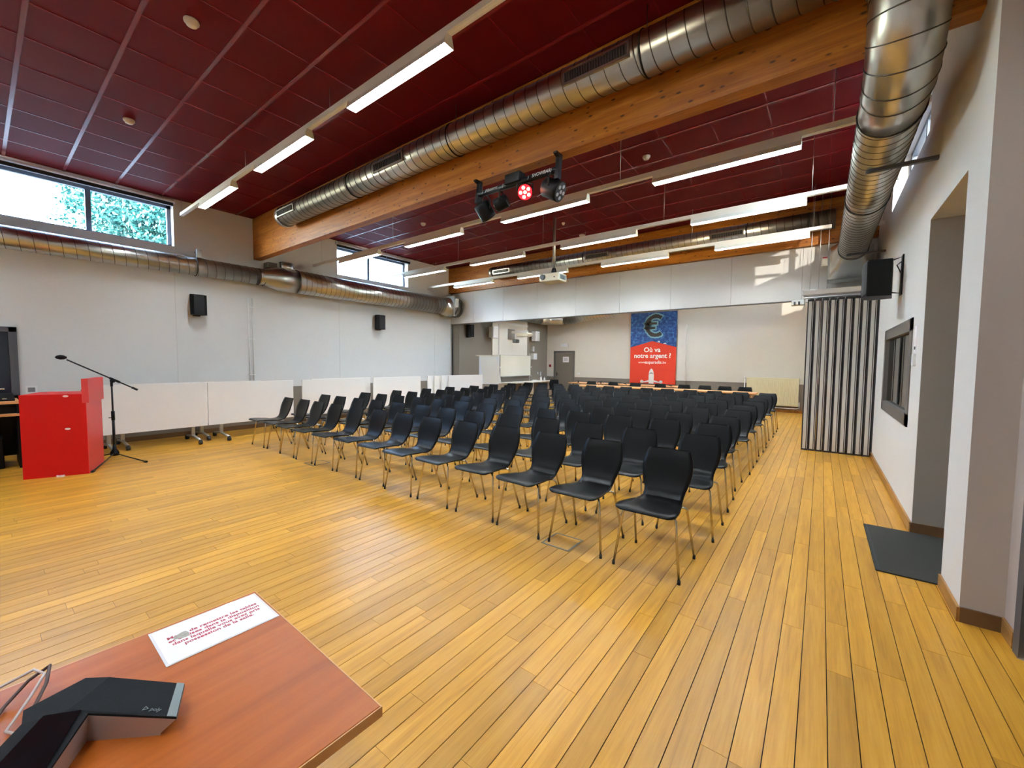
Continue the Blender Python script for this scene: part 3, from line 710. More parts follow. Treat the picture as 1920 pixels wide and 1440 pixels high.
# projector on a pole
px, py = -4.715, 7.69
t = thing('projector', (px, py, 3.24), 'white projector hanging from the ceiling on a silver pole', 'projector')
MB().cyl((px, py, 3.56), (px, py, ZC), 0.033, 14).build('pole', 'alu', t)
MB().lathe([(0.05, 0), (0.06, 0.03), (0.04, 0.1)], (px, py, 3.48), 16).box(px - 0.09, px + 0.09, py - 0.07, py + 0.07, 3.455, 3.48).build('mount', 'black_metal', t)
bd = MB().rbox(-0.24, 0.24, -0.19, 0.19, 0, 0.17, r=0.02).xf(Matrix.Translation((px - 0.02, py, 3.28)) @ Matrix.Rotation(R(4), 4, 'Z')).build('body', 'cream_plastic', t)
MB().cyl((px - 0.155, py - 0.175, 3.375), (px - 0.15, py - 0.225, 3.375), 0.06, 20).build('lens', 'grille_dark', t)
for i in range(3): MB().box(px + 0.222, px + 0.235, py - 0.13 + i * 0.09, py - 0.06 + i * 0.09, 3.32, 3.41).build('vent', 'phone_cap', t)
MB().cyl((px + 0.12, py - 0.17, 3.36), (px + 0.12, py - 0.186, 3.36), 0.014, 10).build('sensor', 'black_plastic', t)

# ------------------------------------------------------------------ loudspeakers
def wall_speaker(c, w_, h, d, label, nx):
    """speaker standing off a wall; nx = +1 faces +x, -1 faces -x"""
    x, y, z = c
    t = thing('loudspeaker', (x, y, z - h / 2), label, 'loudspeaker', 'black wall loudspeakers')
    s = nx
    poly = [(x + s * 0.04, y - w_ * .36), (x + s * (0.04 + d * .8), y - w_ * .5), (x + s * (0.04 + d), y - w_ * .3), (x + s * (0.04 + d), y + w_ * .3), (x + s * (0.04 + d * .8), y + w_ * .5), (x + s * 0.04, y + w_ * .36)]
    MB().prism(poly[::s], z - h / 2, z + h / 2).build('cabinet', 'black_plastic', t)
    MB().box(*sorted((x + s * (0.04 + d), x + s * (0.046 + d))), y - w_ * .29, y + w_ * .29, z - h * .46, z + h * .46).build('grille_cloth', 'speaker_cloth', t)
    MB().box(*sorted((x, x + s * 0.06)), y - 0.04, y + 0.04, z - 0.08, z + 0.05).box(*sorted((x, x + s * .12)), y - .05, y + .05, z - h / 2 - .02, z - h / 2).build('bracket', 'black_metal', t)
wall_speaker((XL, 2.76, 2.635), 0.28, 0.40, 0.2, 'black loudspeaker on the left wall nearer the lectern', 1)
wall_speaker((XL, 7.02, 2.635), 0.28, 0.40, 0.2, 'black loudspeaker on the left wall under the small far window', 1)
wall_speaker((XFL, 10.40, 2.60), 0.28, 0.42, 0.2, 'black loudspeaker on the taupe wall beyond the opening', 1)
t = thing('loudspeaker', (0.55, 6.75, 2.36), 'large black loudspeaker bracketed to the right wall by the folded partition', 'loudspeaker', 'black wall loudspeakers')
MB().prism([(0.40, 6.52), (0.62, 6.56), (0.66, 6.9), (0.46, 6.98), (0.37, 6.86)], 2.37, 2.80).build('cabinet', 'black_plastic', t)
MB().prism([(0.375, 6.60), (0.39, 6.52), (0.40, 6.52), (0.385, 6.86), (0.365, 6.86)], 2.39, 2.78).build('grille_cloth', 'speaker_cloth', t)
MB().tube([(0.62, 6.7, 2.80), (0.72, 6.7, 2.83), (0.72, 6.7, 2.40), (0.62, 6.7, 2.42)], 0.012, 6).box(0.712, XR, 6.64, 6.76, 2.38, 2.85).build('bracket', 'black_metal', t)
MB().tube([(0.70, 6.62, 2.76), (0.66, 6.6, 2.72), (0.70, 6.6, 2.62), (0.71, 6.6, 2.5)], 0.006, 6).build('cable', 'rubber', t)

# conduits on the left wall
t = thing('wall_conduit', (XL + 0.03, 3.75, 1.1), 'pair of white conduits running down the left wall behind the tables', 'conduit')
for y in (3.72, 3.80): MB().cyl((XL + 0.018, y, 0.95), (XL + 0.018, y, 2.92), 0.014, 10).build('pipe', 'white_metal', t)
for z in (1.2, 2.0, 2.7): box(XL + 0.003, XL + 0.036, 3.69, 3.83, z, z + 0.02).build('clip', 'white_metal', t)

# ------------------------------------------------------------------ folding tables parked along the left wall
def make_table(w_):
    t = thing('folding_table', (0, 0, 0))
    rbox(-0.0125, 0.0125, -w_ / 2, w_ / 2, 0.285, 1.10, r=0.004).build('tabletop', 'table_white', t)
    for s in (-1, 1):
        y = s * (w_ / 2 - 0.22)
        l = rbox(-0.075, -0.025, y - 0.03, y + 0.03, 0.10, 0.74, r=0.008).build('leg', 'alu', t)
        MB().tube([(-0.42, y, 0.075), (-0.05, y, 0.115), (0.36, y, 0.075)], 0.022, 8).build('foot', 'alu', l)
        for x in (-0.42, 0.36): MB().cyl((x, y - 0.026, 0.035), (x, y + 0.026, 0.035), 0.035, 14).box(x - 0.018, x + 0.018, y - 0.02, y + 0.02, 0.035, 0.085).build('caster', 'rubber', l)
    rbox(-0.05, -0.02, -w_ / 2 + 0.22, w_ / 2 - 0.22, 0.67, 0.72, r=0.005).build('crossbar', 'alu', t)
    for s in (-1, 1): box(-0.04, -0.0125, s * (w_ / 2 - 0.22) - 0.05, s * (w_ / 2 - 0.22) + 0.05, 0.60, 0.76).build('hinge', 'black_plastic', t)
    return t
tb = make_table(1.58)
spots = [(-9.30, 1.86, 'behind the microphone stand at the left end'), (-9.30, 3.45, 'behind the left end of the front chair row'), (-9.31, 5.23, 'third from the lectern, behind the second chair row'), (-9.31, 7.06, 'fourth from the lectern, left of the nested ones'),
         (-9.36, 8.95, 'first of the nested group by the opening'), (-9.33, 9.16, 'second of the nested group by the opening'), (-9.30, 9.38, 'third of the nested group by the opening'), (-9.27, 9.62, 'nearest the flipchart, front of the nested group')]
for i, (x, y, lb) in enumerate(spots):
    o = tb if i == 0 else copy_tree(tb)
    o.location = (x + (0.0 if i < 5 else 0.035 * (i - 4)), y, 0)
    tag(o, 'white folded table, ' + lb, 'table', 'folded tables parked along the left wall')
# second rank behind
for i, (y, lb) in enumerate(((2.08, 'only its feet showing under the first pair'), (5.6, 'half hidden behind the third one'))):
    o = copy_tree(tb); o.location = (-9.62, y, 0.0)
    tag(o, 'white folded table against the wall, ' + lb, 'table', 'folded tables parked along the left wall')
# paper bits lying on top of the tables
o = rbox(-9.306, -9.290, 2.4, 3.6, 1.10, 1.112, r=0.003).build('marker_tray', 'white_metal'); tag(o, 'thin white strip lying on top of the parked tables', 'strip')

# ------------------------------------------------------------------ lectern, microphone, corner desk
A, B_, C_ = Vector((-8.003, 0.315, 0)), Vector((-7.781, 0.873, 0)), Vector((-8.40, 1.10, 0)); D_ = A + (C_ - B_)
t = thing('lectern', (-8.1, 0.7, 0), 'glossy red lectern with raised front board and white chips', 'lectern')
hb = 1.075
side = MB().add([tuple(A), tuple(B_), tuple(C_), tuple(D_), *[(p.x, p.y, hb) for p in (A, B_, C_, D_)]], [(0, 3, 2, 1), (4, 5, 6, 7), (0, 1, 5, 4), (2, 3, 7, 6), (3, 0, 4, 7)]); side.build('body', 'lectern_red', t)
u_ = (C_ - B_).normalized(); nrm = Vector((u_.y, -u_.x, 0)) * -1
if nrm.dot(B_ - A) < 0: nrm = -nrm
def slab(p, q, n_, d, z0, z1): return MB().add([(a.x, a.y, z) for z in (z0, z1) for a in (p, q, q + n_ * d, p + n_ * d)], [(0, 3, 2, 1), (4, 5, 6, 7), (0, 1, 5, 4), (1, 2, 6, 5), (2, 3, 7, 6), (3, 0, 4, 7)])
slab(B_, C_, nrm, 0.004, 0, 0.965).build('front_panel', 'lectern_light_red', t)
slab(B_ - nrm * 0.035, C_ - nrm * 0.035, nrm, 0.065, 0.955, 1.275).build('front_board', 'lectern_light_red', t)
ab = (B_ - A).normalized(); an = Vector((ab.y, -ab.x, 0)); an = an if an.dot(B_ - C_) > 0 else -an
for f, z in ((0.69, 1.05), (0.70, 0.62)):
    c = A + (B_ - A) * f; MB().add([tuple(c + an * 0.0015 + ab * (0.028 * math.cos(a)) + Vector((0, 0, z + 0.014 * math.sin(a)))) for a in [i * math.pi / 5 for i in range(10)]], [tuple(range(10))]).build('chip', 'chip_white', t)
for i in range(5):
    c = A + (B_ - A) * (0.52 + 0.022 * i); o_ = rbox(c.x - .018, c.x + .018, c.y - .012, c.y + .012, 0, 0.018, r=.004)
    o_.xf(Matrix.Translation(an * (0.02 + 0.012 * (i % 2)))).build('torn_edge', 'chip_white', t)
o = rbox(-8.42, -8.30, 0.90, 1.0, 1.075, 1.10, r=.004).build('book', 'cherry_edge'); tag(o, 'small brown book lying on the red lectern', 'book')

m = Vector((-8.648, 1.255, 0))
t = thing('microphone_stand', tuple(m), 'black tripod microphone stand with boom arm beside the red lectern', 'microphone stand')
MB().cyl(m + Vector((0, 0, 0.10)), m + Vector((0, 0, 0.66)), 0.017, 12).build('lower_tube', 'black_metal', t)
MB().cyl(m + Vector((0, 0, 0.60)), m + Vector((0, 0, 1.16)), 0.0115, 12).build('upper_tube', 'black_metal', t)
MB().cyl(m + Vector((0, 0, 0.60)), m + Vector((0, 0, 0.74)), 0.022, 12).cyl(m + Vector((0, -.05, .64)), m + Vector((0, .02, .64)), .006, 6).build('clutch', 'black_plastic', t)
MB().lathe([(0.05, 0), (0.055, 0.05), (0.025, 0.10), (0.02, 0.17)], m + Vector((0, 0, 0.05)), 14).build('hub', 'black_plastic', t)
for q in ((-7.94, 1.49), (-7.79, 0.905), (-8.9, 1.02)):
    e = Vector((q[0], q[1], 0.012)); d = (e - m); d.z = 0; d = d.normalized() * min(d.length, 0.36) if False else d
    lg = MB().tube([m + Vector((0, 0, 0.09)), m + d * 0.5 + Vector((0, 0, 0.05)), Vector((q[0], q[1], 0.018))], 0.009, 8).build('leg', 'black_metal', t)
    MB().tube([Vector((q[0], q[1], 0.018)) - d * 0.06, Vector((q[0], q[1], 0.018))], 0.017, 8).build('rubber_foot', 'rubber', lg)
p0, p1 = Vector((-8.648, 1.55, 1.051)), Vector((-8.648, 0.80, 1.525))
MB().cyl(p0, p1, 0.010, 10).cyl(p0, p0 + (p1 - p0) * 0.09, 0.016, 10).build('boom_arm', 'black_metal', t)
MB().cyl(m + Vector((-.03, .012, 1.205)), m + Vector((.03, .012, 1.205)), 0.03, 14).cyl(m + Vector((0, 0, 1.12)), m + Vector((0, 0, 1.2)), .016, 10).cyl(p0 + (p1 - p0) * .27, p0 + (p1 - p0) * .42, 0.017, 10).build('boom_clutch', 'black_plastic', t)
MB().lathe([(0.012, -0.05), (0.03, -0.02), (0.034, 0.015), (0.024, 0.05), (0.008, 0.065)], (0, 0, 0), 14, axis=1).xf(Matrix.Translation((-8.648, 0.755, 1.557)) @ Matrix.Rotation(R(178), 4, 'X')).build('microphone_clip', 'black_plastic', t)

t = thing('media_desk', (-9.2, -0.3, 0), 'wooden media desk with black equipment behind the red lectern', 'desk')
rbox(-9.6, -8.9, -1.2, 0.36, 0.905, 0.945, r=.004).build('top', 'beech', t)
rbox(-9.6, -8.9, -1.2, 0.36, 0.735, 0.77, r=.004).build('shelf', 'beech', t)
for y in (-1.2, 0.33): box(-9.58, -8.92, y, y + 0.03, 0.0, 0.905).build('side_panel', 'black_plastic', t)
box(-9.58, -9.55, -1.17, 0.33, 0.1, 0.905).build('back_panel', 'black_plastic', t)
o = rbox(-9.5, -8.95, -0.9, 0.33, 0.772, 0.88, r=.01).build('amplifier', 'black_plastic'); tag(o, 'flat black amplifier inside the media desk', 'amplifier')
o = thing('mixing_console', (-9.2, -0.2, 0.945), 'black mixing console on the media desk behind the lectern', 'mixer')
MB().prism([(-9.5, 0.945), (-8.95, 0.945), (-8.95, 0.97), (-9.5, 1.03)], -0.9, 0.32, 1).build('body', 'black_plastic', o)
for i in range(8): box(-9.0, -8.97, -0.7 + i * 0.13, -0.66 + i * 0.13, 0.972, 0.985).build('fader', 'alu', o)
MB().tube([(-9.3, 0.05, 1.03), (-9.3, 0.12, 1.09), (-9.28, 0.24, 1.10)], 0.012, 8).build('handle', 'chrome', o)
o = rbox(-9.5, -9.0, -0.7, 0.2, 0.003, 0.42, r=.01).build('subwoofer', 'black_plastic'); tag(o, 'black subwoofer box on the floor under the media desk', 'loudspeaker')
def plate(c, w_, h, nx, name, label, cat, m='white_metal', axis=0, inner=None, d=0.012):
    """small box on a wall. axis 0: on an x wall, axis 1: on a y wall"""
    x, y, z = c
    t = thing(name, (x, y, z - h / 2), label, cat)
    if axis == 0:
        MB().box(*sorted((x, x + nx * d)), y - w_ / 2, y + w_ / 2, z - h / 2, z + h / 2).build('body', m, t)
        if inner: MB().box(*sorted((x + nx * d, x + nx * (d + .003))), y - w_ * .3, y + w_ * .3, z - h * .3, z + h * .3).build('face', inner, t)
    else:
        MB().box(x - w_ / 2, x + w_ / 2, *sorted((y, y + nx * d)), z - h / 2, z + h / 2).build('body', m, t)
        if inner: MB().box(x - w_ * .3, x + w_ * .3, *sorted((y + nx * d, y + nx * (d + .003))), z - h * .3, z + h * .3).build('face', inner, t)
    return t
plate((XL, 0.54, 1.03), 0.13, 0.12, 1, 'wall_socket', 'white double wall socket just above the red lectern top', 'socket', inner='ink_grey', d=0.03)

# ------------------------------------------------------------------ movable partition, folded
PX0, PP = -0.245, 0.1055
pn = thing('partition_panel', (0, 0, 0))
def build_panel():
    rbox(-0.047, 0.047, 0.03, 1.2, 0.03, 2.66, r=0.006).build('leaf', 'partition_face', pn)
    box(-0.028, 0.018, 0.0, 0.03, 0.03, 2.66).build('edge_profile', 'partition_alu', pn)
    for a, b in ((-0.047, -0.028), (0.018, 0.03), (0.039, 0.047)): box(a, b, 0.014, 0.03, 0.03, 2.66).build('seal', 'partition_seal', pn)
    box(0.03, 0.039, 0.006, 0.03, 0.03, 2.66).build('tongue', 'partition_alu', pn)
    box(-0.046, 0.046, 0.006, 1.19, 0.0, 0.03).build('bottom_seal', 'partition_seal', pn)
    box(-0.046, 0.046, 0.006, 1.19, 2.66, 2.70).build('top_seal', 'partition_seal', pn)
    MB().cyl((0, 0.3, 2.70), (0, 0.3, 2.75), 0.015, 8).cyl((0, 0.9, 2.70), (0, 0.9, 2.75), 0.015, 8).build('carrier', 'alu', pn)
build_panel()
for i in range(9):
    o = pn if i == 0 else copy_tree(pn)
    o.location = (PX0 + 0.052 + i * PP, 9.0 if True else 0, 0.0)
    lb = 'outermost grey panel of the folded partition, next to the opening' if i == 0 else ('innermost grey panel of the folded partition, against the right wall' if i == 8 else '%s grey panel of the folded partition counted from the opening' % ORD[i])
    tag(o, lb, 'partition panel', 'folded movable wall panels')
t = thing('partition_track', (0.2, 9.3, 2.75), 'white overhead parking track above the folded partition panels', 'track')
rbox(-0.325, 0.70, 8.98, 9.06, 2.775, 2.86, r=.006).build('front_rail', 'white_metal', t)
box(-0.30, 0.70, 8.99, 9.05, 2.75, 2.775).build('slot', 'alu', t)
rbox(-0.31, 0.70, 9.25, 9.36, 2.75, 2.84, r=.006).build('rail', 'white_metal', t)
rbox(-0.31, 0.70, 9.85, 9.93, 2.75, 2.84, r=.006).build('rail', 'white_metal', t)
rbox(-0.52, -0.31, 9.74, 9.93, 2.70, 2.80, r=.006).build('junction', 'white_metal', t)
for a in (-0.48, -0.41): box(a, a + 0.03, 9.70, 9.74, 2.70, 2.76).build('junction_slot', 'grille_dark', t)
for x, y in ((-0.22, 9.02), (-0.10, 9.3), (0.02, 9.3)): MB().cyl((x, y, 2.84), (x, y, ZC), 0.004, 6).build('hanger_rod', 'alu', t)
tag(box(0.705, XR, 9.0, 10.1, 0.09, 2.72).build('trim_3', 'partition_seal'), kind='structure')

# ------------------------------------------------------------------ floor mat, floor boxes, switches at right
t = rbox(0.385, 1.85, 4.045, 5.16, 0.0, 0.011, r=0.004); o = t.build('door_mat', 'mat_black'); tag(o, 'black rectangular door mat in front of the alcove', 'mat')
box(0.40, 0.412, 4.06, 5.15, 0.011, 0.0125).build('edging', 'rubber', o)
def floorbox(x0, x1, y0, y1, lb, dark):
    t = thing('floor_box', ((x0 + x1) / 2, (y0 + y1) / 2, 0), lb, 'floor box', 'floor outlet frames')
    w_ = 0.016
    MB().box(x0, x1, y0, y0 + w_, 0, 0.003).box(x0, x1, y1 - w_, y1, 0, 0.003).box(x0, x0 + w_, y0, y1, 0, 0.003).box(x1 - w_, x1, y0, y1, 0, 0.003).build('frame', dark, t)
    box(x0 + w_, x1 - w_, y0 + w_, y1 - w_, 0, 0.0015).build('lid', 'oak', t, tone=.55)
floorbox(-1.858, -1.587, 2.878, 3.14, 'square grey floor box frame near the third chair from the right', 'frame_grey')
floorbox(-6.14, -5.86, 2.93, 3.20, 'square dark floor box frame under the left part of the front row', 'frame_dark')
plate((XR, 5.55, 1.60), 0.10, 0.11, -1, 'wall_switch', 'white wall switch under the notice beside the dark interior window', 'switch', inner='reveal_white', d=0.02)
o = plate((XR, 5.57, 1.80), 0.12, 0.26, -1, 'wall_notice', 'small white notice beside the dark interior window', 'notice', m='paper', d=0.004)
box(XR - 0.006, XR - 0.004, 5.54, 5.60, 1.70, 1.73).build('print', 'black_plastic', o)
o = thing('wall_clock', (XRN, 3.30, 3.3), 'round black wall clock cut off by the right picture edge', 'clock')
MB().lathe([(0.17, 0), (0.17, -0.03), (0.15, -0.05), (0.02, -0.055)], (XRN, 3.30, 3.47), 28, axis=0).build('case', 'black_plastic', o)

# ------------------------------------------------------------------ chairs
def chair_shell():
    prof = [(-.297, .462, .170), (-.295, .468, .196), (-.287, .475, .213), (-.265, .480, .221), (-.20, .478, .219), (-.12, .471, .208), (-.03, .463, .190), (.05, .459, .176), (.11, .461, .164), (.150, .471, .157),
            (.180, .492, .156), (.203, .522, .162), (.222, .56, .176), (.243, .61, .191), (.262, .665, .200), (.280, .715, .199), (.298, .765, .190), (.312, .80, .180), (.322, .822, .172), (.327, .832, .164), (.328, .835, .15)]
    nk = 10; th = 0.010
    top = []; bot = []
    for i, (y, z, w_) in enumerate(prof):
        a = prof[max(i - 1, 0)]; b = prof[min(i + 1, len(prof) - 1)]
        ty, tz = b[0] - a[0], b[1] - a[1]; l = math.hypot(ty, tz); ny, nz = -tz / l, ty / l      # points up / to the front
        f = max(0, min(1, (z - .47) / .2)) if y > .1 else 0
        for k in range(nk + 1):
            s = -1 + 2 * k / nk; x = s * w_; c = (0.012 * f + 0.010 * (y < .05)) * s * s
            yy, zz = y + ny * c, z + nz * c
            top.append((x, yy, zz)); bot.append((x, yy - ny * th, zz - nz * th))
    return prof, nk, top, bot
def make_chair():
    t = thing('chair', (0, 0, 0))
    prof, nk, top, bot = chair_shell(); W = nk + 1
    for nm, i0, i1 in (('seat', 0, 9), ('backrest', 9, len(prof) - 1)):
        n = (i1 - i0 + 1) * W; v = top[i0 * W:(i1 + 1) * W] + bot[i0 * W:(i1 + 1) * W]; f = []; rows = i1 - i0
        mb = MB()
        for i in range(rows):
            for k in range(nk): f += [(i * W + k, i * W + k + 1, (i + 1) * W + k + 1, (i + 1) * W + k), (n + i * W + k, n + (i + 1) * W + k, n + (i + 1) * W + k + 1, n + i * W + k + 1)]
        mb.add(v, f, True); e = []
        for i in range(rows): e += [(i * W, (i + 1) * W, n + (i + 1) * W, n + i * W), (i * W + nk, n + i * W + nk, n + (i + 1) * W + nk, (i + 1) * W + nk)]
        for i in ((0,) if nm == 'seat' else (rows,)):
            for k in range(nk): e.append((i * W + k, n + i * W + k, n + i * W + k + 1, i * W + k + 1))
        mb.f += e; mb.sm += [False] * len(e)
        mb.build(nm, 'chair_black', t)
    for s in (-1, 1):
        for fr in (1, 0):
            if fr: pts = [(s * .10, -.13, .452), (s * .165, -.163, .452), (s * .184, -.173, .444), (s * .193, -.179, .425), (s * .241, -.235, .012)]
            else: pts = [(s * .10, .05, .444), (s * .185, .075, .446), (s * .200, .083, .438), (s * .206, .092, .418), (s * .234, .235, .012)]
            l = MB().tube(pts, 0.0092, 8).build('leg', 'chrome', t)
            e = Vector(pts[-1]); MB().cyl((e.x, e.y, 0.0), (e.x, e.y, 0.03), 0.0115, 8).build('foot_cap', 'rubber', l)
    MB().tube([(-.12, -.13, .450), (-.10, .05, .442), (.10, .05, .442), (.12, -.13, .450)], 0.009, 6, closed=True).build('seat_frame', 'chrome', t)
    return t
ch = make_chair(); ch_used = False
ROWY = [3.155, 4.04, 4.925, 5.78, 6.70, 7.62, 8.50, 9.40, 10.30, 11.20]
x_first = [-.977, -.93, -.965, -1.01, -.98, -1.0, -.99, -1.02, -1.0, -1.0]
x_last = [-7.98, -8.12, -8.02, -8.10, -8.1, -8.16, -8.05, -8.08, -8.05, -8.0]
for r_, y in enumerate(ROWY):
    nC = 13
    for k in range(nC):
        o = ch if not ch_used else copy_tree(ch); ch_used = True
        jx, jy, jr = (rnd.uniform(-.02, .02), rnd.uniform(-.02, .02), rnd.uniform(-2.2, 2.2))
        if r_ == 0: jy += 0.10 * (k / 12.0) ** 1.2
        x = x_first[r_] + (x_last[r_] - x_first[r_]) * k / (nC - 1) + (0 if k in (0, 12) else jx)
        o.location = (x, y + jy, 0); o.rotation_euler = (0, 0, R(jr))
        row = 'front row' if r_ == 0 else ('last full row' if r_ == 9 else '%s row from the front' % ORD[r_])
        pos = 'at the right aisle end' if k == 0 else ('at the far left end' if k == 12 else '%s from the right aisle' % ORD[k])
        tag(o, 'black plywood chair with chrome legs, %s, %s' % (row, pos), 'chair', 'black chairs in rows')

# ------------------------------------------------------------------ far end: tables, chairs, items
def long_table(x0, x1, y0, y1, z, lb, m='beech'):
    t = thing('meeting_table', ((x0 + x1) / 2, (y0 + y1) / 2, 0), lb, 'table', 'tables at the back of the room')
    rbox(x0, x1, y0, y1, z - 0.03, z, r=.004).build('tabletop', m, t)
    for x in (x0 + .12, x1 - .12):
        for y in (y0 + .08, y1 - .08): MB().cyl((x, y, 0), (x, y, z - .03), 0.022, 10).build('leg', 'alu', t)
    return t
tl = [(-7.95, -6.6), (-6.58, -5.2), (-5.18, -3.8)]
for i, (a, b) in enumerate(tl): long_table(a, b, 14.15, 14.9, 0.75, 'beech table %s from the door in the row under the banner' % ORD[i])
tl2 = [(-7.0, -5.6), (-5.58, -4.2), (-4.18, -2.8), (-2.78, -1.40)]
for i, (a, b) in enumerate(tl2): long_table(a, b, 12.75, 13.45, 0.74, 'pale table %s from the door in the row behind the chairs' % ORD[i], 'table_white' if i > 3 else 'beech')
for i, (x, y, rz) in enumerate(((-6.9, 13.78, 180), (-6.05, 13.78, 176), (-5.2, 13.78, 182), (-4.35, 13.78, 178), (-3.55, 13.78, 183), (-2.95, 13.78, 178), (-2.36, 13.78, 181), (-1.82, 13.78, 179))):
    o = copy_tree(ch); o.location = (x, y, 0); o.rotation_euler = (0, 0, R(rz - 180))
    tag(o, 'black plywood chair tucked behind the back tables, %s from the door side' % ORD[i], 'chair', 'black chairs behind the back tables')
o = copy_tree(ch); o.location = (-8.55, 13.9, 0); o.rotation_euler = (0, 0, R(12)); tag(o, 'lone black chair standing in front of the grey far door', 'chair', 'black chairs behind the back tables')
# microphone booms and cables lying on the table row
for i, (x0, x1, h) in enumerate(((-7.7, -6.9, .06), (-6.75, -5.6, .07), (-6.3, -5.3, .05), (-5.25, -4.0, .05))):
    o = MB().tube([(x0, 14.22, .765 + h * .2), (x0 + .1, 14.25, .765 + h), (x1 - .2, 14.22, .765 + h * .8), (x1, 14.26, .764)], 0.012, 6).cyl((x0 + .15, 14.25, .75), (x0 + .15, 14.25, .83), .03, 8).build('cable_bundle', 'rubber')
    tag(o, 'black cable and small stand lying on the %s beech table stretch under the banner' % ORD[i], 'cable', 'black cables on the back tables')

# banner --------------------------------------------------------------------
YBN = YB - 0.05
t = thing('wall_banner', (-5.12, YBN, 0.75), 'tall red and blue printed banner hanging on the back wall', 'banner')
def wavy(poly_top, z0, x0, x1, m, name, yoff):
    pass
def sheet(x0, x1, zfun_lo, zfun_hi, m, name, yo, nx=36, nz=14, th=0.002):
    v = []; f = []
    for i in range(nx + 1):
        x = x0 + (x1 - x0) * i / nx
        for j in range(nz + 1):
            lo, hi = zfun_lo(x), zfun_hi(x); z = lo + (hi - lo) * j / nz
            dy = 0.006 * math.sin(3.1 * x + 2.2 * z) * (z < 1.6) + 0.004 * math.sin(7 * x - 4 * z)
            v.append((x, YBN + yo + dy, z))
    n = len(v); v += [(a, b + th, c) for a, b, c in v]
    for i in range(nx):
        for j in range(nz):
            a = i * (nz + 1) + j; f += [(a, a + nz + 1, a + nz + 2, a + 1), (n + a, n + a + 1, n + a + nz + 2, n + a + nz + 1)]
    return MB().add(v, f, True).build(name, m, t)
xl, xr_ = -5.985, -4.255; xm = -5.14
roof = lambda x: 2.37 - abs(x - xm) * 0.27
sheet(xl, xr_, lambda x: 0.75, roof, 'banner_red', 'red_field', 0.0)
sheet(xl, xr_, roof, lambda x: 3.46, 'banner_blue', 'blue_field', 0.0)
MB().cyl((xl - .03, YBN + .004, 3.465), (xr_ + .03, YBN + .004, 3.465), 0.012, 8).build('hanging_rod', 'alu', t)
def bt(s, size, x, z, bold, m='banner_white', sx=1.0, yo=-0.0125): place(text_mb(s, size, bold), (x, YBN + yo, z), (1, 0, 0), (0, 0, 1), sx).build('lettering', m, t)
bt('Où va', 0.255, -5.135, 2.035, 0.022)
bt('notre argent ?', 0.245, -5.13, 1.81, 0.022)
bt('www.', 0.13, -5.50, 1.565, 0.004); bt('auparadis', 0.165, -5.08, 1.57, 0.014); bt('.be', 0.13, -4.68, 1.565, 0.004)
def euro(grow, m, name, yo):
    cx_, cz_, ro, ri = -5.02, 2.945, 0.425 + grow, 0.285 - grow
    pts = [(ang, 0) for ang in range(52, 309, 8)]
    jit = lambda i: 1 + 0.022 * math.sin(2.9 * i) + 0.016 * math.sin(5.3 * i)
    ao = [R(a_ - (0 if 60 < a_ < 300 else 0) + (-grow * 60 if a_ == 52 else (grow * 60 if a_ == 308 else 0))) for a_, _ in pts]
    poly = [(cx_ + ro * jit(i) * .94 * math.cos(q), cz_ + ro * jit(i) * math.sin(q)) for i, q in enumerate(ao)] + [(cx_ + ri * jit(i + 3) * .94 * math.cos(q), cz_ + ri * jit(i + 3) * math.sin(q)) for i, q in reversed(list(enumerate(ao)))]
    nq = len(pts); e_ = MB(); vv = [(x, YBN + yo, z) for x, z in poly]
    e_.add(vv, [(i, i + 1, 2 * nq - 2 - i, 2 * nq - 1 - i) for i in range(nq - 1)])
    for zc_, xe in ((cz_ + .085, -4.98), (cz_ - .085, -5.04)):
        h_ = .042 + grow; e_.add([(-5.49 - grow, YBN + yo, zc_ + h_ * .2), (-5.40, YBN + yo, zc_ - h_), (xe + grow, YBN + yo, zc_ - h_ * .9), (xe + grow, YBN + yo, zc_ + h_), (-5.40, YBN + yo, zc_ + h_)], [(0, 1, 2, 3, 4)])
    n_ = len(e_.v); e_.add([(x, y + .001, z) for x, y, z in e_.v], [tuple(q[::-1]) for q in e_.f])
    e_.build(name, m, t)
euro(0.055, 'reef', 'euro_halo', -0.0115)
euro(0.0, 'euro_dark', 'euro_symbol', -0.0135)
def card(poly, m, name, yo): MB().prism(poly, YBN + yo - .001, YBN + yo, 1).build(name, m, t)
card([(-5.235, .76), (-5.24, 1.05), (-5.225, 1.2), (-5.19, 1.29), (-5.14, 1.335), (-5.09, 1.29), (-5.055, 1.2), (-5.04, 1.05), (-5.045, .76)], 'banner_white', 'plane_body', -0.0135)
card([(-5.21, 1.155), (-5.14, 1.185), (-5.07, 1.155), (-5.075, 1.13), (-5.14, 1.15), (-5.205, 1.13)], 'ink_grey', 'plane_windows', -0.0155)
card([(-5.24, .89), (-5.24, .82), (-5.55, .78), (-5.55, .80)], 'banner_white', 'plane_wing', -0.0125); card([(-5.04, .89), (-4.73, .80), (-4.73, .78), (-5.04, .82)], 'banner_white', 'plane_wing', -0.0125)
for x in (-5.5, -4.78): card([(x + .065 * math.cos(a), .83 + .06 * math.sin(a)) for a in [i * math.pi / 6 for i in range(12)]], 'banner_white', 'plane_engine', -0.0125)
card([(-4.93, 2.33), (-4.84, 2.31), (-4.87, 2.37), (-4.89, 2.38)], 'banner_white', 'sail', -0.0115); card([(-4.74, 2.27), (-4.6, 2.25), (-4.66, 2.30)], 'banner_white', 'sail', -0.0115)

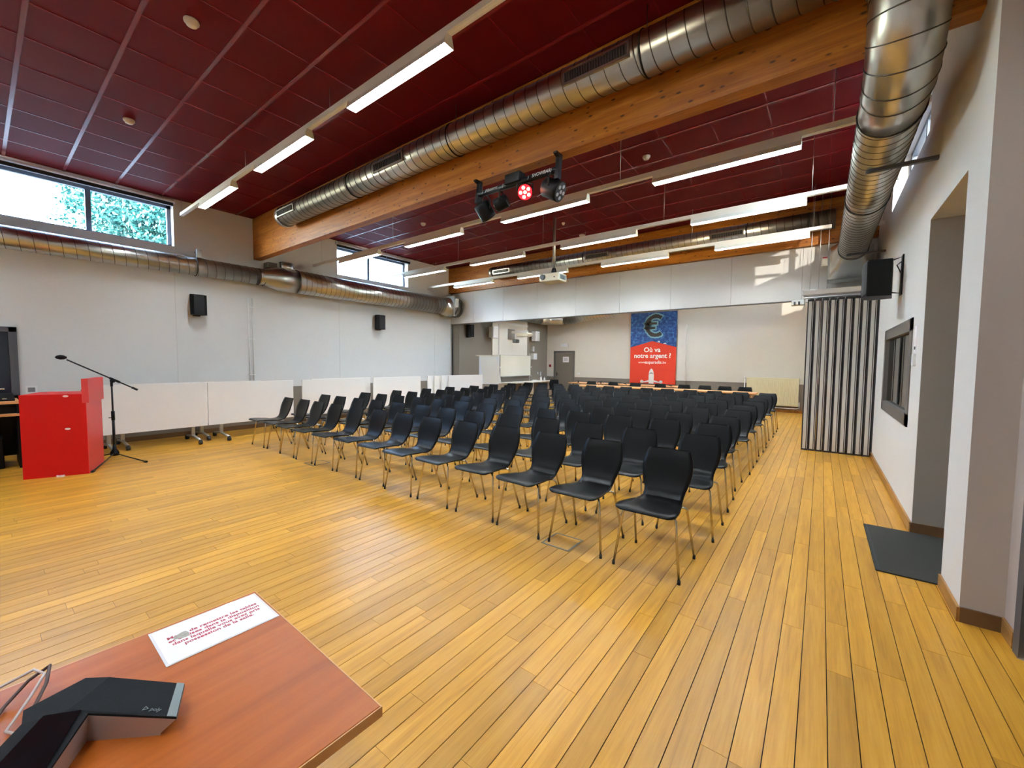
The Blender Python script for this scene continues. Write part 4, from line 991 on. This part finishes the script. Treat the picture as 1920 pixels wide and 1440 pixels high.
# pilaster, radiator, sign, alarm, notice
pl = tag(box(-4.20, -3.92, YB - 0.10, YB, 0, 2.93).build('trim_4', 'wall_back_white'), kind='structure')
box(-4.203, -3.917, YB - 0.104, YB - .002, 0, 0.91).build('dado', 'taupe', pl)
t = thing('radiator', (-1.24, YB - 0.1, 0.2), 'cream ribbed panel radiator on the back wall beside the aisle', 'radiator')
x0, x1, z0, z1 = -1.955, -0.53, 0.215, 1.085
rbox(x0, x1, YB - 0.135, YB - 0.10, z0, z1, r=.01).build('back_panel', 'radiator_cream', t)
for i in range(43):
    x = x0 + 0.03 + (x1 - x0 - 0.06) * i / 42; MB().prism([(x - .013, YB - .135), (x - .007, YB - .145), (x + .007, YB - .145), (x + .013, YB - .135)], z0 + .04, z1 - .045).build('rib', 'radiator_cream', t)
rbox(x0, x1, YB - 0.14, YB - 0.04, z1 - .005, z1 + .012, r=.004).build('top_grille', 'radiator_cream', t)
MB().tube([(x1 + .02, YB - .11, .35), (x1 + .03, YB - .11, .17), (x1 - .05, YB - .11, .145), (x0 - .03, YB - .11, .145), (x0 - .06, YB - .11, .18), (x0 - .06, YB - .11, 1.05)], 0.012, 8).build('pipe', 'white_metal', t)
MB().cyl((x0 - .06, YB - .11, 1.05), (x0 - .06, YB - .11, 1.12), .025, 12).build('valve', 'white_metal', t)
for x in (x0 + .3, x1 - .3): box(x - .03, x + .03, YB - .1, YB - .006, .5, .9).build('bracket', 'white_metal', t)
o = plate((-8.96, YB, 2.28), 0.36, 0.14, -1, 'exit_sign', 'white emergency light above the grey far door', 'exit sign', axis=1, inner='reveal_white', d=.05)
plate((-9.68, YB, 1.38), 0.09, 0.12, -1, 'fire_alarm', 'small red fire alarm button left of the grey far door', 'fire alarm', m='alarm_red', axis=1, inner='black_plastic', d=.04)
o = plate((-8.88, YB - .02, 1.66), 0.30, 0.24, -1, 'door_notice', 'white paper notice taped on the grey far door', 'notice', m='paper', axis=1, d=.003)
for i in range(4): box(-8.97, -8.79, YB - .0245, YB - .0232, 1.60 + i * .035, 1.612 + i * .035).build('print', 'ink_grey', o)
plate((-8.27, YB, 1.06), 0.12, 0.08, -1, 'wall_socket', 'white wall socket right of the grey far door', 'socket', axis=1, d=.015)

# far left wall: screen, whiteboard, projector arm, white speakers, boxes
t = thing('projection_board', (XFL, 12.8, 1.0), 'tall white backing board behind the whiteboard on the taupe wall', 'board')
rbox(XFL, XFL + 0.06, 11.7, 13.95, 1.1, 3.25, r=.004).build('board', 'backing_white', t)
box(XFL + .06, XFL + .075, 11.7, 13.95, 2.98, 3.06).build('rail', 'white_metal', t); box(XFL + .06, XFL + .07, 12.05, 12.10, 1.8, 2.98).build('seam', 'table_edge', t)
t = thing('whiteboard', (XFL + .1, 13.1, .95), 'framed whiteboard on the far left wall above the side desk', 'whiteboard')
y0, y1, z0, z1 = 12.13, 14.15, 0.98, 1.79
rbox(XFL + .062, XFL + .10, y0, y1, z0, z1, r=.004).build('surface', 'board_white', t)
MB().box(XFL + .06, XFL + .108, y0 - .015, y0, z0 - .01, z1 + .01).box(XFL + .06, XFL + .108, y1, y1 + .015, z0 - .01, z1 + .01).box(XFL + .06, XFL + .108, y0, y1, z1, z1 + .012).build('frame', 'alu', t)
box(XFL + .06, XFL + .17, y0, y1, z0 - .03, z0).build('tray', 'alu', t)
for y in (y0 - .02, y1 + .02): MB().cyl((XFL + .10, y, 1.33), (XFL + .13, y, 1.33), .03, 10).build('knob', 'white_metal', t)
t = thing('wall_projector', (XFL + .3, 12.9, 2.5), 'white short throw projector on a wall arm above the whiteboard', 'projector')
rbox(XFL + .06, XFL + .09, 12.62, 13.05, 2.42, 2.82, r=.004).build('wall_plate', 'alu', t)
rbox(XFL + .09, XFL + .85, 12.80, 12.90, 2.66, 2.74, r=.01).build('arm', 'white_metal', t)
MB().prism([(XFL + .45, 2.50), (XFL + .95, 2.52), (XFL + .98, 2.60), (XFL + .9, 2.66), (XFL + .42, 2.64)], 12.68, 13.02, 1).build('body', 'cream_plastic', t)
rbox(XFL + .2, XFL + .38, 12.72, 12.98, 2.28, 2.42, r=.03).build('mirror_head', 'phone_cap', t)
for y, lb in ((11.55, 'white loudspeaker box left of the tall white board'), (14.32, 'white loudspeaker box right of the tall white board')):
    o = thing('loudspeaker', (XFL, y, 2.4), lb, 'loudspeaker', 'white loudspeakers by the whiteboard')
    rbox(XFL + .12, XFL + .34, y - .15, y + .15, 2.42, 2.82, r=.01).build('cabinet', 'reveal_white', o); box(XFL + .34, XFL + .348, y - .13, y + .13, 2.45, 2.79).build('grille_cloth', 'soffit_white', o); box(XFL, XFL + .12, y - .03, y + .03, 2.55, 2.7).build('bracket', 'cherry_edge', o)
plate((XFL, 14.4, 2.1), .12, .22, 1, 'wall_dispenser', 'slim white box under the white loudspeaker by the board', 'dispenser', d=.08, inner='reveal_white')
plate((XFL, 14.45, 1.78), .26, .26, 1, 'wall_dispenser', 'square white towel dispenser beside the whiteboard', 'dispenser', d=.14, inner='reveal_white')
plate((XFL, 14.85, 1.06), .07, .09, 1, 'wall_socket', 'smaller white outlet on the taupe wall near the far corner', 'socket', d=.012)
plate((XFL, 15.08, 1.03), .08, .18, 1, 'wall_socket', 'taller white outlet on the taupe wall near the far corner', 'socket', d=.012)
MB_ = MB().cyl((XFL + .015, 14.2, .76), (XFL + .015, 14.2, 1.9), .012, 8).build('cable_duct', 'white_metal'); tag(MB_, 'thin white cable duct running down beside the whiteboard', 'conduit')
t = thing('side_desk', (XFL + .35, 13.4, 0), 'narrow white desk under the whiteboard along the far left wall', 'desk')
rbox(XFL + .02, XFL + .66, 12.0, 15.2, .715, .75, r=.004).build('top', 'backing_white', t)
for y in (12.05, 13.6, 15.1): box(XFL + .03, XFL + .62, y, y + .03, 0, .715).build('side_panel', 'backing_white', t)
for i, (y, h, lb) in enumerate(((14.35, .20, 'tall white bottle on the side desk'), (14.62, .15, 'short white bottle on the side desk'))):
    o = MB().lathe([(.035, 0), (.037, .01), (.037, h * .7), (.014, h * .85), (.014, h)], (XFL + .5, y, .75), 16).build('bottle', 'bottle_white'); tag(o, lb, 'bottle', 'bottles on the side desk')
o = rbox(XFL + .35, XFL + .6, 13.7, 14.1, .75, .765, r=.003).build('paper_stack', 'sheet_white'); tag(o, 'stack of white papers on the side desk', 'paper')
o = MB().prism([(13.82, .765), (14.06, .765), (14.02, .80), (13.9, .815)], XFL + .4, XFL + .55, 0).build('paper_stack', 'sheet_white'); tag(o, 'crumpled white paper on the stack on the side desk', 'paper')
# flipchart
t = thing('flipchart', (-9.3, 10.8, 0), 'flipchart with hanging white sheets beside the parked tables', 'flipchart')
FM = Matrix.Translation((-9.5, 10.62, 0)) @ Matrix.Rotation(R(35), 4, 'Z')      # local x along the board, -y to the room
for q in ((.05, .02), (.63, .02), (.34, .55)): MB().tube([(.34 + (q[0] - .34) * .6, .03, 1.72), (q[0], q[1] + .02, 0)], .014, 8).xf(FM).build('leg', 'alu', t)
MB().box(0, .68, 0, .02, .76, 1.74).xf(FM).build('board', 'reveal_white', t)
v = []; f = []
for i in range(9):
    z = 1.75 - i * .12
    for k in range(7):
        s_ = k / 6; v.append((.02 + .62 * s_ + .018 * i - .06 * (1 - i / 8.0) ** 2 * s_, -.015 - .05 * s_ * (i / 8) - .012 * math.sin(i * .7), z))
for i in range(8):
    for k in range(6): f.append((i * 7 + k, (i + 1) * 7 + k, (i + 1) * 7 + k + 1, i * 7 + k + 1))
n = len(v); v += [(a_, b_ + .003, c_) for a_, b_, c_ in v]; f += [tuple(j + n for j in q[::-1]) for q in f]
MB().add(v, f, True).xf(FM).build('paper_sheet', 'sheet_white', t)
MB().rbox(-.12, .68, -.02, .03, 1.735, 1.765, r=.004).xf(FM).build('clamp_bar', 'cream_plastic', t)

# ------------------------------------------------------------------ foreground table with sign, conference phone
TZ = 0.72
t = thing('side_table', (-1.2, -0.1, 0), 'cherry veneer table in the foreground with a paper sign', 'table')
TM = Matrix.Translation((-1.589, 0.579, 0)) @ Matrix.Rotation(R(-1.3), 4, 'Z')
MB().rbox(0.003, 0.777, -1.397, -0.003, TZ - .026, TZ, r=.003).xf(TM).build('tabletop', 'cherry', t)
MB().box(0, .78, -1.40, -1.397, TZ - .026, TZ - .001).box(0, .003, -1.397, -.003, TZ - .026, TZ - .001).box(.777, .78, -1.397, -.003, TZ - .026, TZ - .001).box(0, .78, -.003, 0, TZ - .026, TZ - .001).xf(TM).build('edge_band', 'edge_band', t)
for x, ys_ in ((.06, (-1.32, -.08)), (.72, (-1.32, -.78))):
    for y in ys_: MB().cyl((x, y, 0), (x, y, TZ - .026), .022, 12).xf(TM).build('leg', 'alu', t)
MB().box(.08, .40, -.30, -.28, TZ - .12, TZ - .026).box(.08, .70, -1.33, -1.31, TZ - .12, TZ - .026).xf(TM).build('apron', 'cherry_edge', t)
# sign: a laminated sheet
cA, cB, cC, cD = [Vector((*q, TZ)) for q in ((-1.58, .283), (-1.571, .569), (-1.368, .566), (-1.371, .28))]
t = thing('paper_sign', tuple((cA + cC) / 2), 'laminated white paper sign with red French text on the foreground table', 'sign')
cen = (cA + cC) / 2
def quad(cs, k, z0, z1): return MB().prism([((c - cen) * k + cen)[:2] for c in cs], TZ + z0, TZ + z1)
quad([cA, cD, cC, cB], 1.0, 0.0006, .0016).build('laminate', 'laminate', t)
quad([cA, cD, cC, cB], .955, .0016, .0022).build('sheet', 'paper', t)
xd, yd_ = (cB - cA), (cA - cD)
rows = ['Merci de remettre les tables', 'et chaises dans la disposition', 'dans laquelle vous avez pris', 'possession de la salle.']
for i, s in enumerate(rows):
    place(text_mb(s, .0205, .02, depth=.0002), cen + xd.normalized() * .004 + yd_.normalized() * (.028 - .0195 * i) + Vector((0, 0, .0026)), xd, yd_).build('lettering', 'ink_red', t)
bl = [cen - xd.normalized() * .082 + yd_.normalized() * .018 + Vector((.016 * math.cos(a) * (1 + .25 * math.sin(3 * a)), .022 * math.sin(a) * (1 + .2 * math.cos(2 * a)), 0)) for a in [i * math.pi / 7 for i in range(14)]]
MB().prism([p[:2] for p in bl], TZ + .0028, TZ + .0031).build('smudge', 'paper_blot', t)
# conference phone
t = thing('conference_phone', (-1.25, .1, TZ), 'black three armed conference phone on the foreground table', 'phone')
zt = TZ + .064
top = [(-1.373, .035), (-1.387, .133), (-1.328, .166), (-1.202, .278), (-1.104, .239), (-1.232, .119), (-1.085, .03), (-1.135, -.065), (-1.215, -.035), (-1.30, .03)]
c = Vector((-1.265, .095)); zz = [zt - .012, zt - .006, zt + .004, zt - .022, zt - .024, zt, zt - .012, zt - .014, zt - .006, zt + .002]
bot = [(c.x + (x - c.x) * .84, c.y + (y - c.y) * .84) for x, y in top]
n = len(top); v = [(x, y, z) for (x, y), z in zip(top, zz)] + [(c.x, c.y, zt + .008)]
v2 = [(x, y, z - .004) for (x, y), z in zip(top, zz)] + [(x, y, TZ + .004) for x, y in bot] + [(x, y, TZ) for x, y in bot]
MB().add(v + [(x, y, z - .005) for (x, y), z in zip(top, zz)], [(i, (i + 1) % n, n) for i in range(n)] + [(i, n + 1 + i, n + 1 + (i + 1) % n, (i + 1) % n) for i in range(n)]).build('fabric_top', 'phone_fabric', t)
MB().add(v2, [(i, n + i, n + (i + 1) % n, (i + 1) % n) for i in range(n)] + [(n + i, 2 * n + i, 2 * n + (i + 1) % n, n + (i + 1) % n) for i in range(n)]).build('side_body', 'phone_side', t)
def lerp3(i, j, f): return Vector(v[i]).lerp(Vector(v[j]), f)
e0, e1 = Vector(v[3]), Vector(v[4]); i0, i1 = lerp3(3, 2, .10), lerp3(4, 5, .11); dz = Vector((0, 0, .0012))
MB().add([tuple(p + dz) for p in (e0, i0, i1, e1)] + [tuple(p - Vector((0, 0, .010))) for p in (e0, e1)], [(0, 1, 2, 3), (0, 3, 5, 4)]).build('end_cap', 'phone_cap', t)
s0, s1, s2, s3 = [Vector(v[n]).lerp(Vector(p), f) + Vector((0, 0, .004)) for p, f in ((v[5], .62), (v[6], .92), (v[7], .92), (v[9], .55))]
MB().add([tuple(p) for p in (s0, s1, s2, s3)] + [tuple(p - Vector((0, 0, .006))) for p in (s0, s1, s2, s3)], [(0, 3, 2, 1), (0, 1, 5, 4), (1, 2, 6, 5), (2, 3, 7, 6), (3, 0, 4, 7)]).build('touch_screen', 'phone_screen', t)
ld = (Vector(v[4]) - Vector(v[5])); lo = lerp3(4, 5, .30) + (Vector(v[3]) - Vector(v[4])) * .16
place(text_mb('▷ poly', .013, .006, depth=.0002), lo + Vector((0, 0, .0022)), (Vector(v[3]) - Vector(v[2])), (Vector(v[3]) - Vector(v[4]))).build('lettering', 'phone_cap', t)
o = MB().tube([(-1.30, -.04, TZ + .008), (-1.42, -.02, TZ + .008), (-1.50, .01, TZ + .008), (-1.535, .05, TZ + .03), (-1.52, .085, TZ + .055), (-1.47, .075, TZ + .04), (-1.41, .045, TZ + .012), (-1.38, .06, TZ + .01)], .0042, 6).build('power_cable', 'cable_brown'); tag(o, 'looped brown cable behind the conference phone', 'cable')
o = MB().tube([(-1.33, -.02, TZ + .006), (-1.40, -.03, TZ + .006), (-1.50, -.04, TZ + .006), (-1.555, .0, TZ + .03), (-1.54, .06, TZ + .05), (-1.50, .075, TZ + .05), (-1.46, .05, TZ + .03), (-1.40, .01, TZ + .006), (-1.36, .03, TZ + .006)], .0035, 6).build('power_cable', 'cable_white'); tag(o, 'pale looped cable behind the conference phone', 'cable')

# ------------------------------------------------------------------ outside
tag(box(-60, 40, -50, 60, -0.5, -0.2).build('ground', 'grass'), kind='structure')
t = thing('tree', (-18.5, 5.2, -0.2), 'leafy green tree outside the near left window', 'tree')
MB().tube([(-18.5, 5.2, -.2), (-18.45, 5.1, 2.0), (-18.6, 5.3, 5.0), (-18.5, 5.2, 8)], [.32, .27, .2, .08], 10).tube([(-18.45, 5.1, 2.4), (-18.2, 4.0, 3.8), (-18.3, 3.0, 5.2)], [.14, .1, .04], 8).tube([(-18.5, 5.2, 3), (-18.7, 6.4, 4.4), (-18.6, 7.4, 6)], [.14, .1, .04], 8).build('trunk', 'bark', t)
fo = MB(); r2 = random.Random(3); blobs = []
for i in range(95):
    a, b, q = r2.uniform(0, 2 * math.pi), r2.uniform(-1, 1), r2.random() ** .4
    s = math.sqrt(1 - b * b); blobs.append((-18.5 + 2.3 * q * s * math.cos(a), 5.0 + 3.2 * q * s * math.sin(a), 6.4 + 3.4 * q * b, r2.uniform(.5, .95)))
for bx, by, bz, br in blobs:
    for k in range(560):
        d = Vector((r2.gauss(0, 1), r2.gauss(0, 1), r2.gauss(0, 1))).normalized() * br * r2.uniform(.6, 1.08); c = Vector((bx, by, bz)) + d
        a = Vector((r2.gauss(0, 1), r2.gauss(0, 1), r2.gauss(0, 1) - .5)).normalized(); b = a.orthogonal().normalized(); s = r2.uniform(.05, .09)
        fo.add([c - a * s, c + b * s * .5, c + a * s, c - b * s * .5], [(0, 1, 2, 3)])
tag(fo.build('foliage', 'leaf', t), kind='stuff')
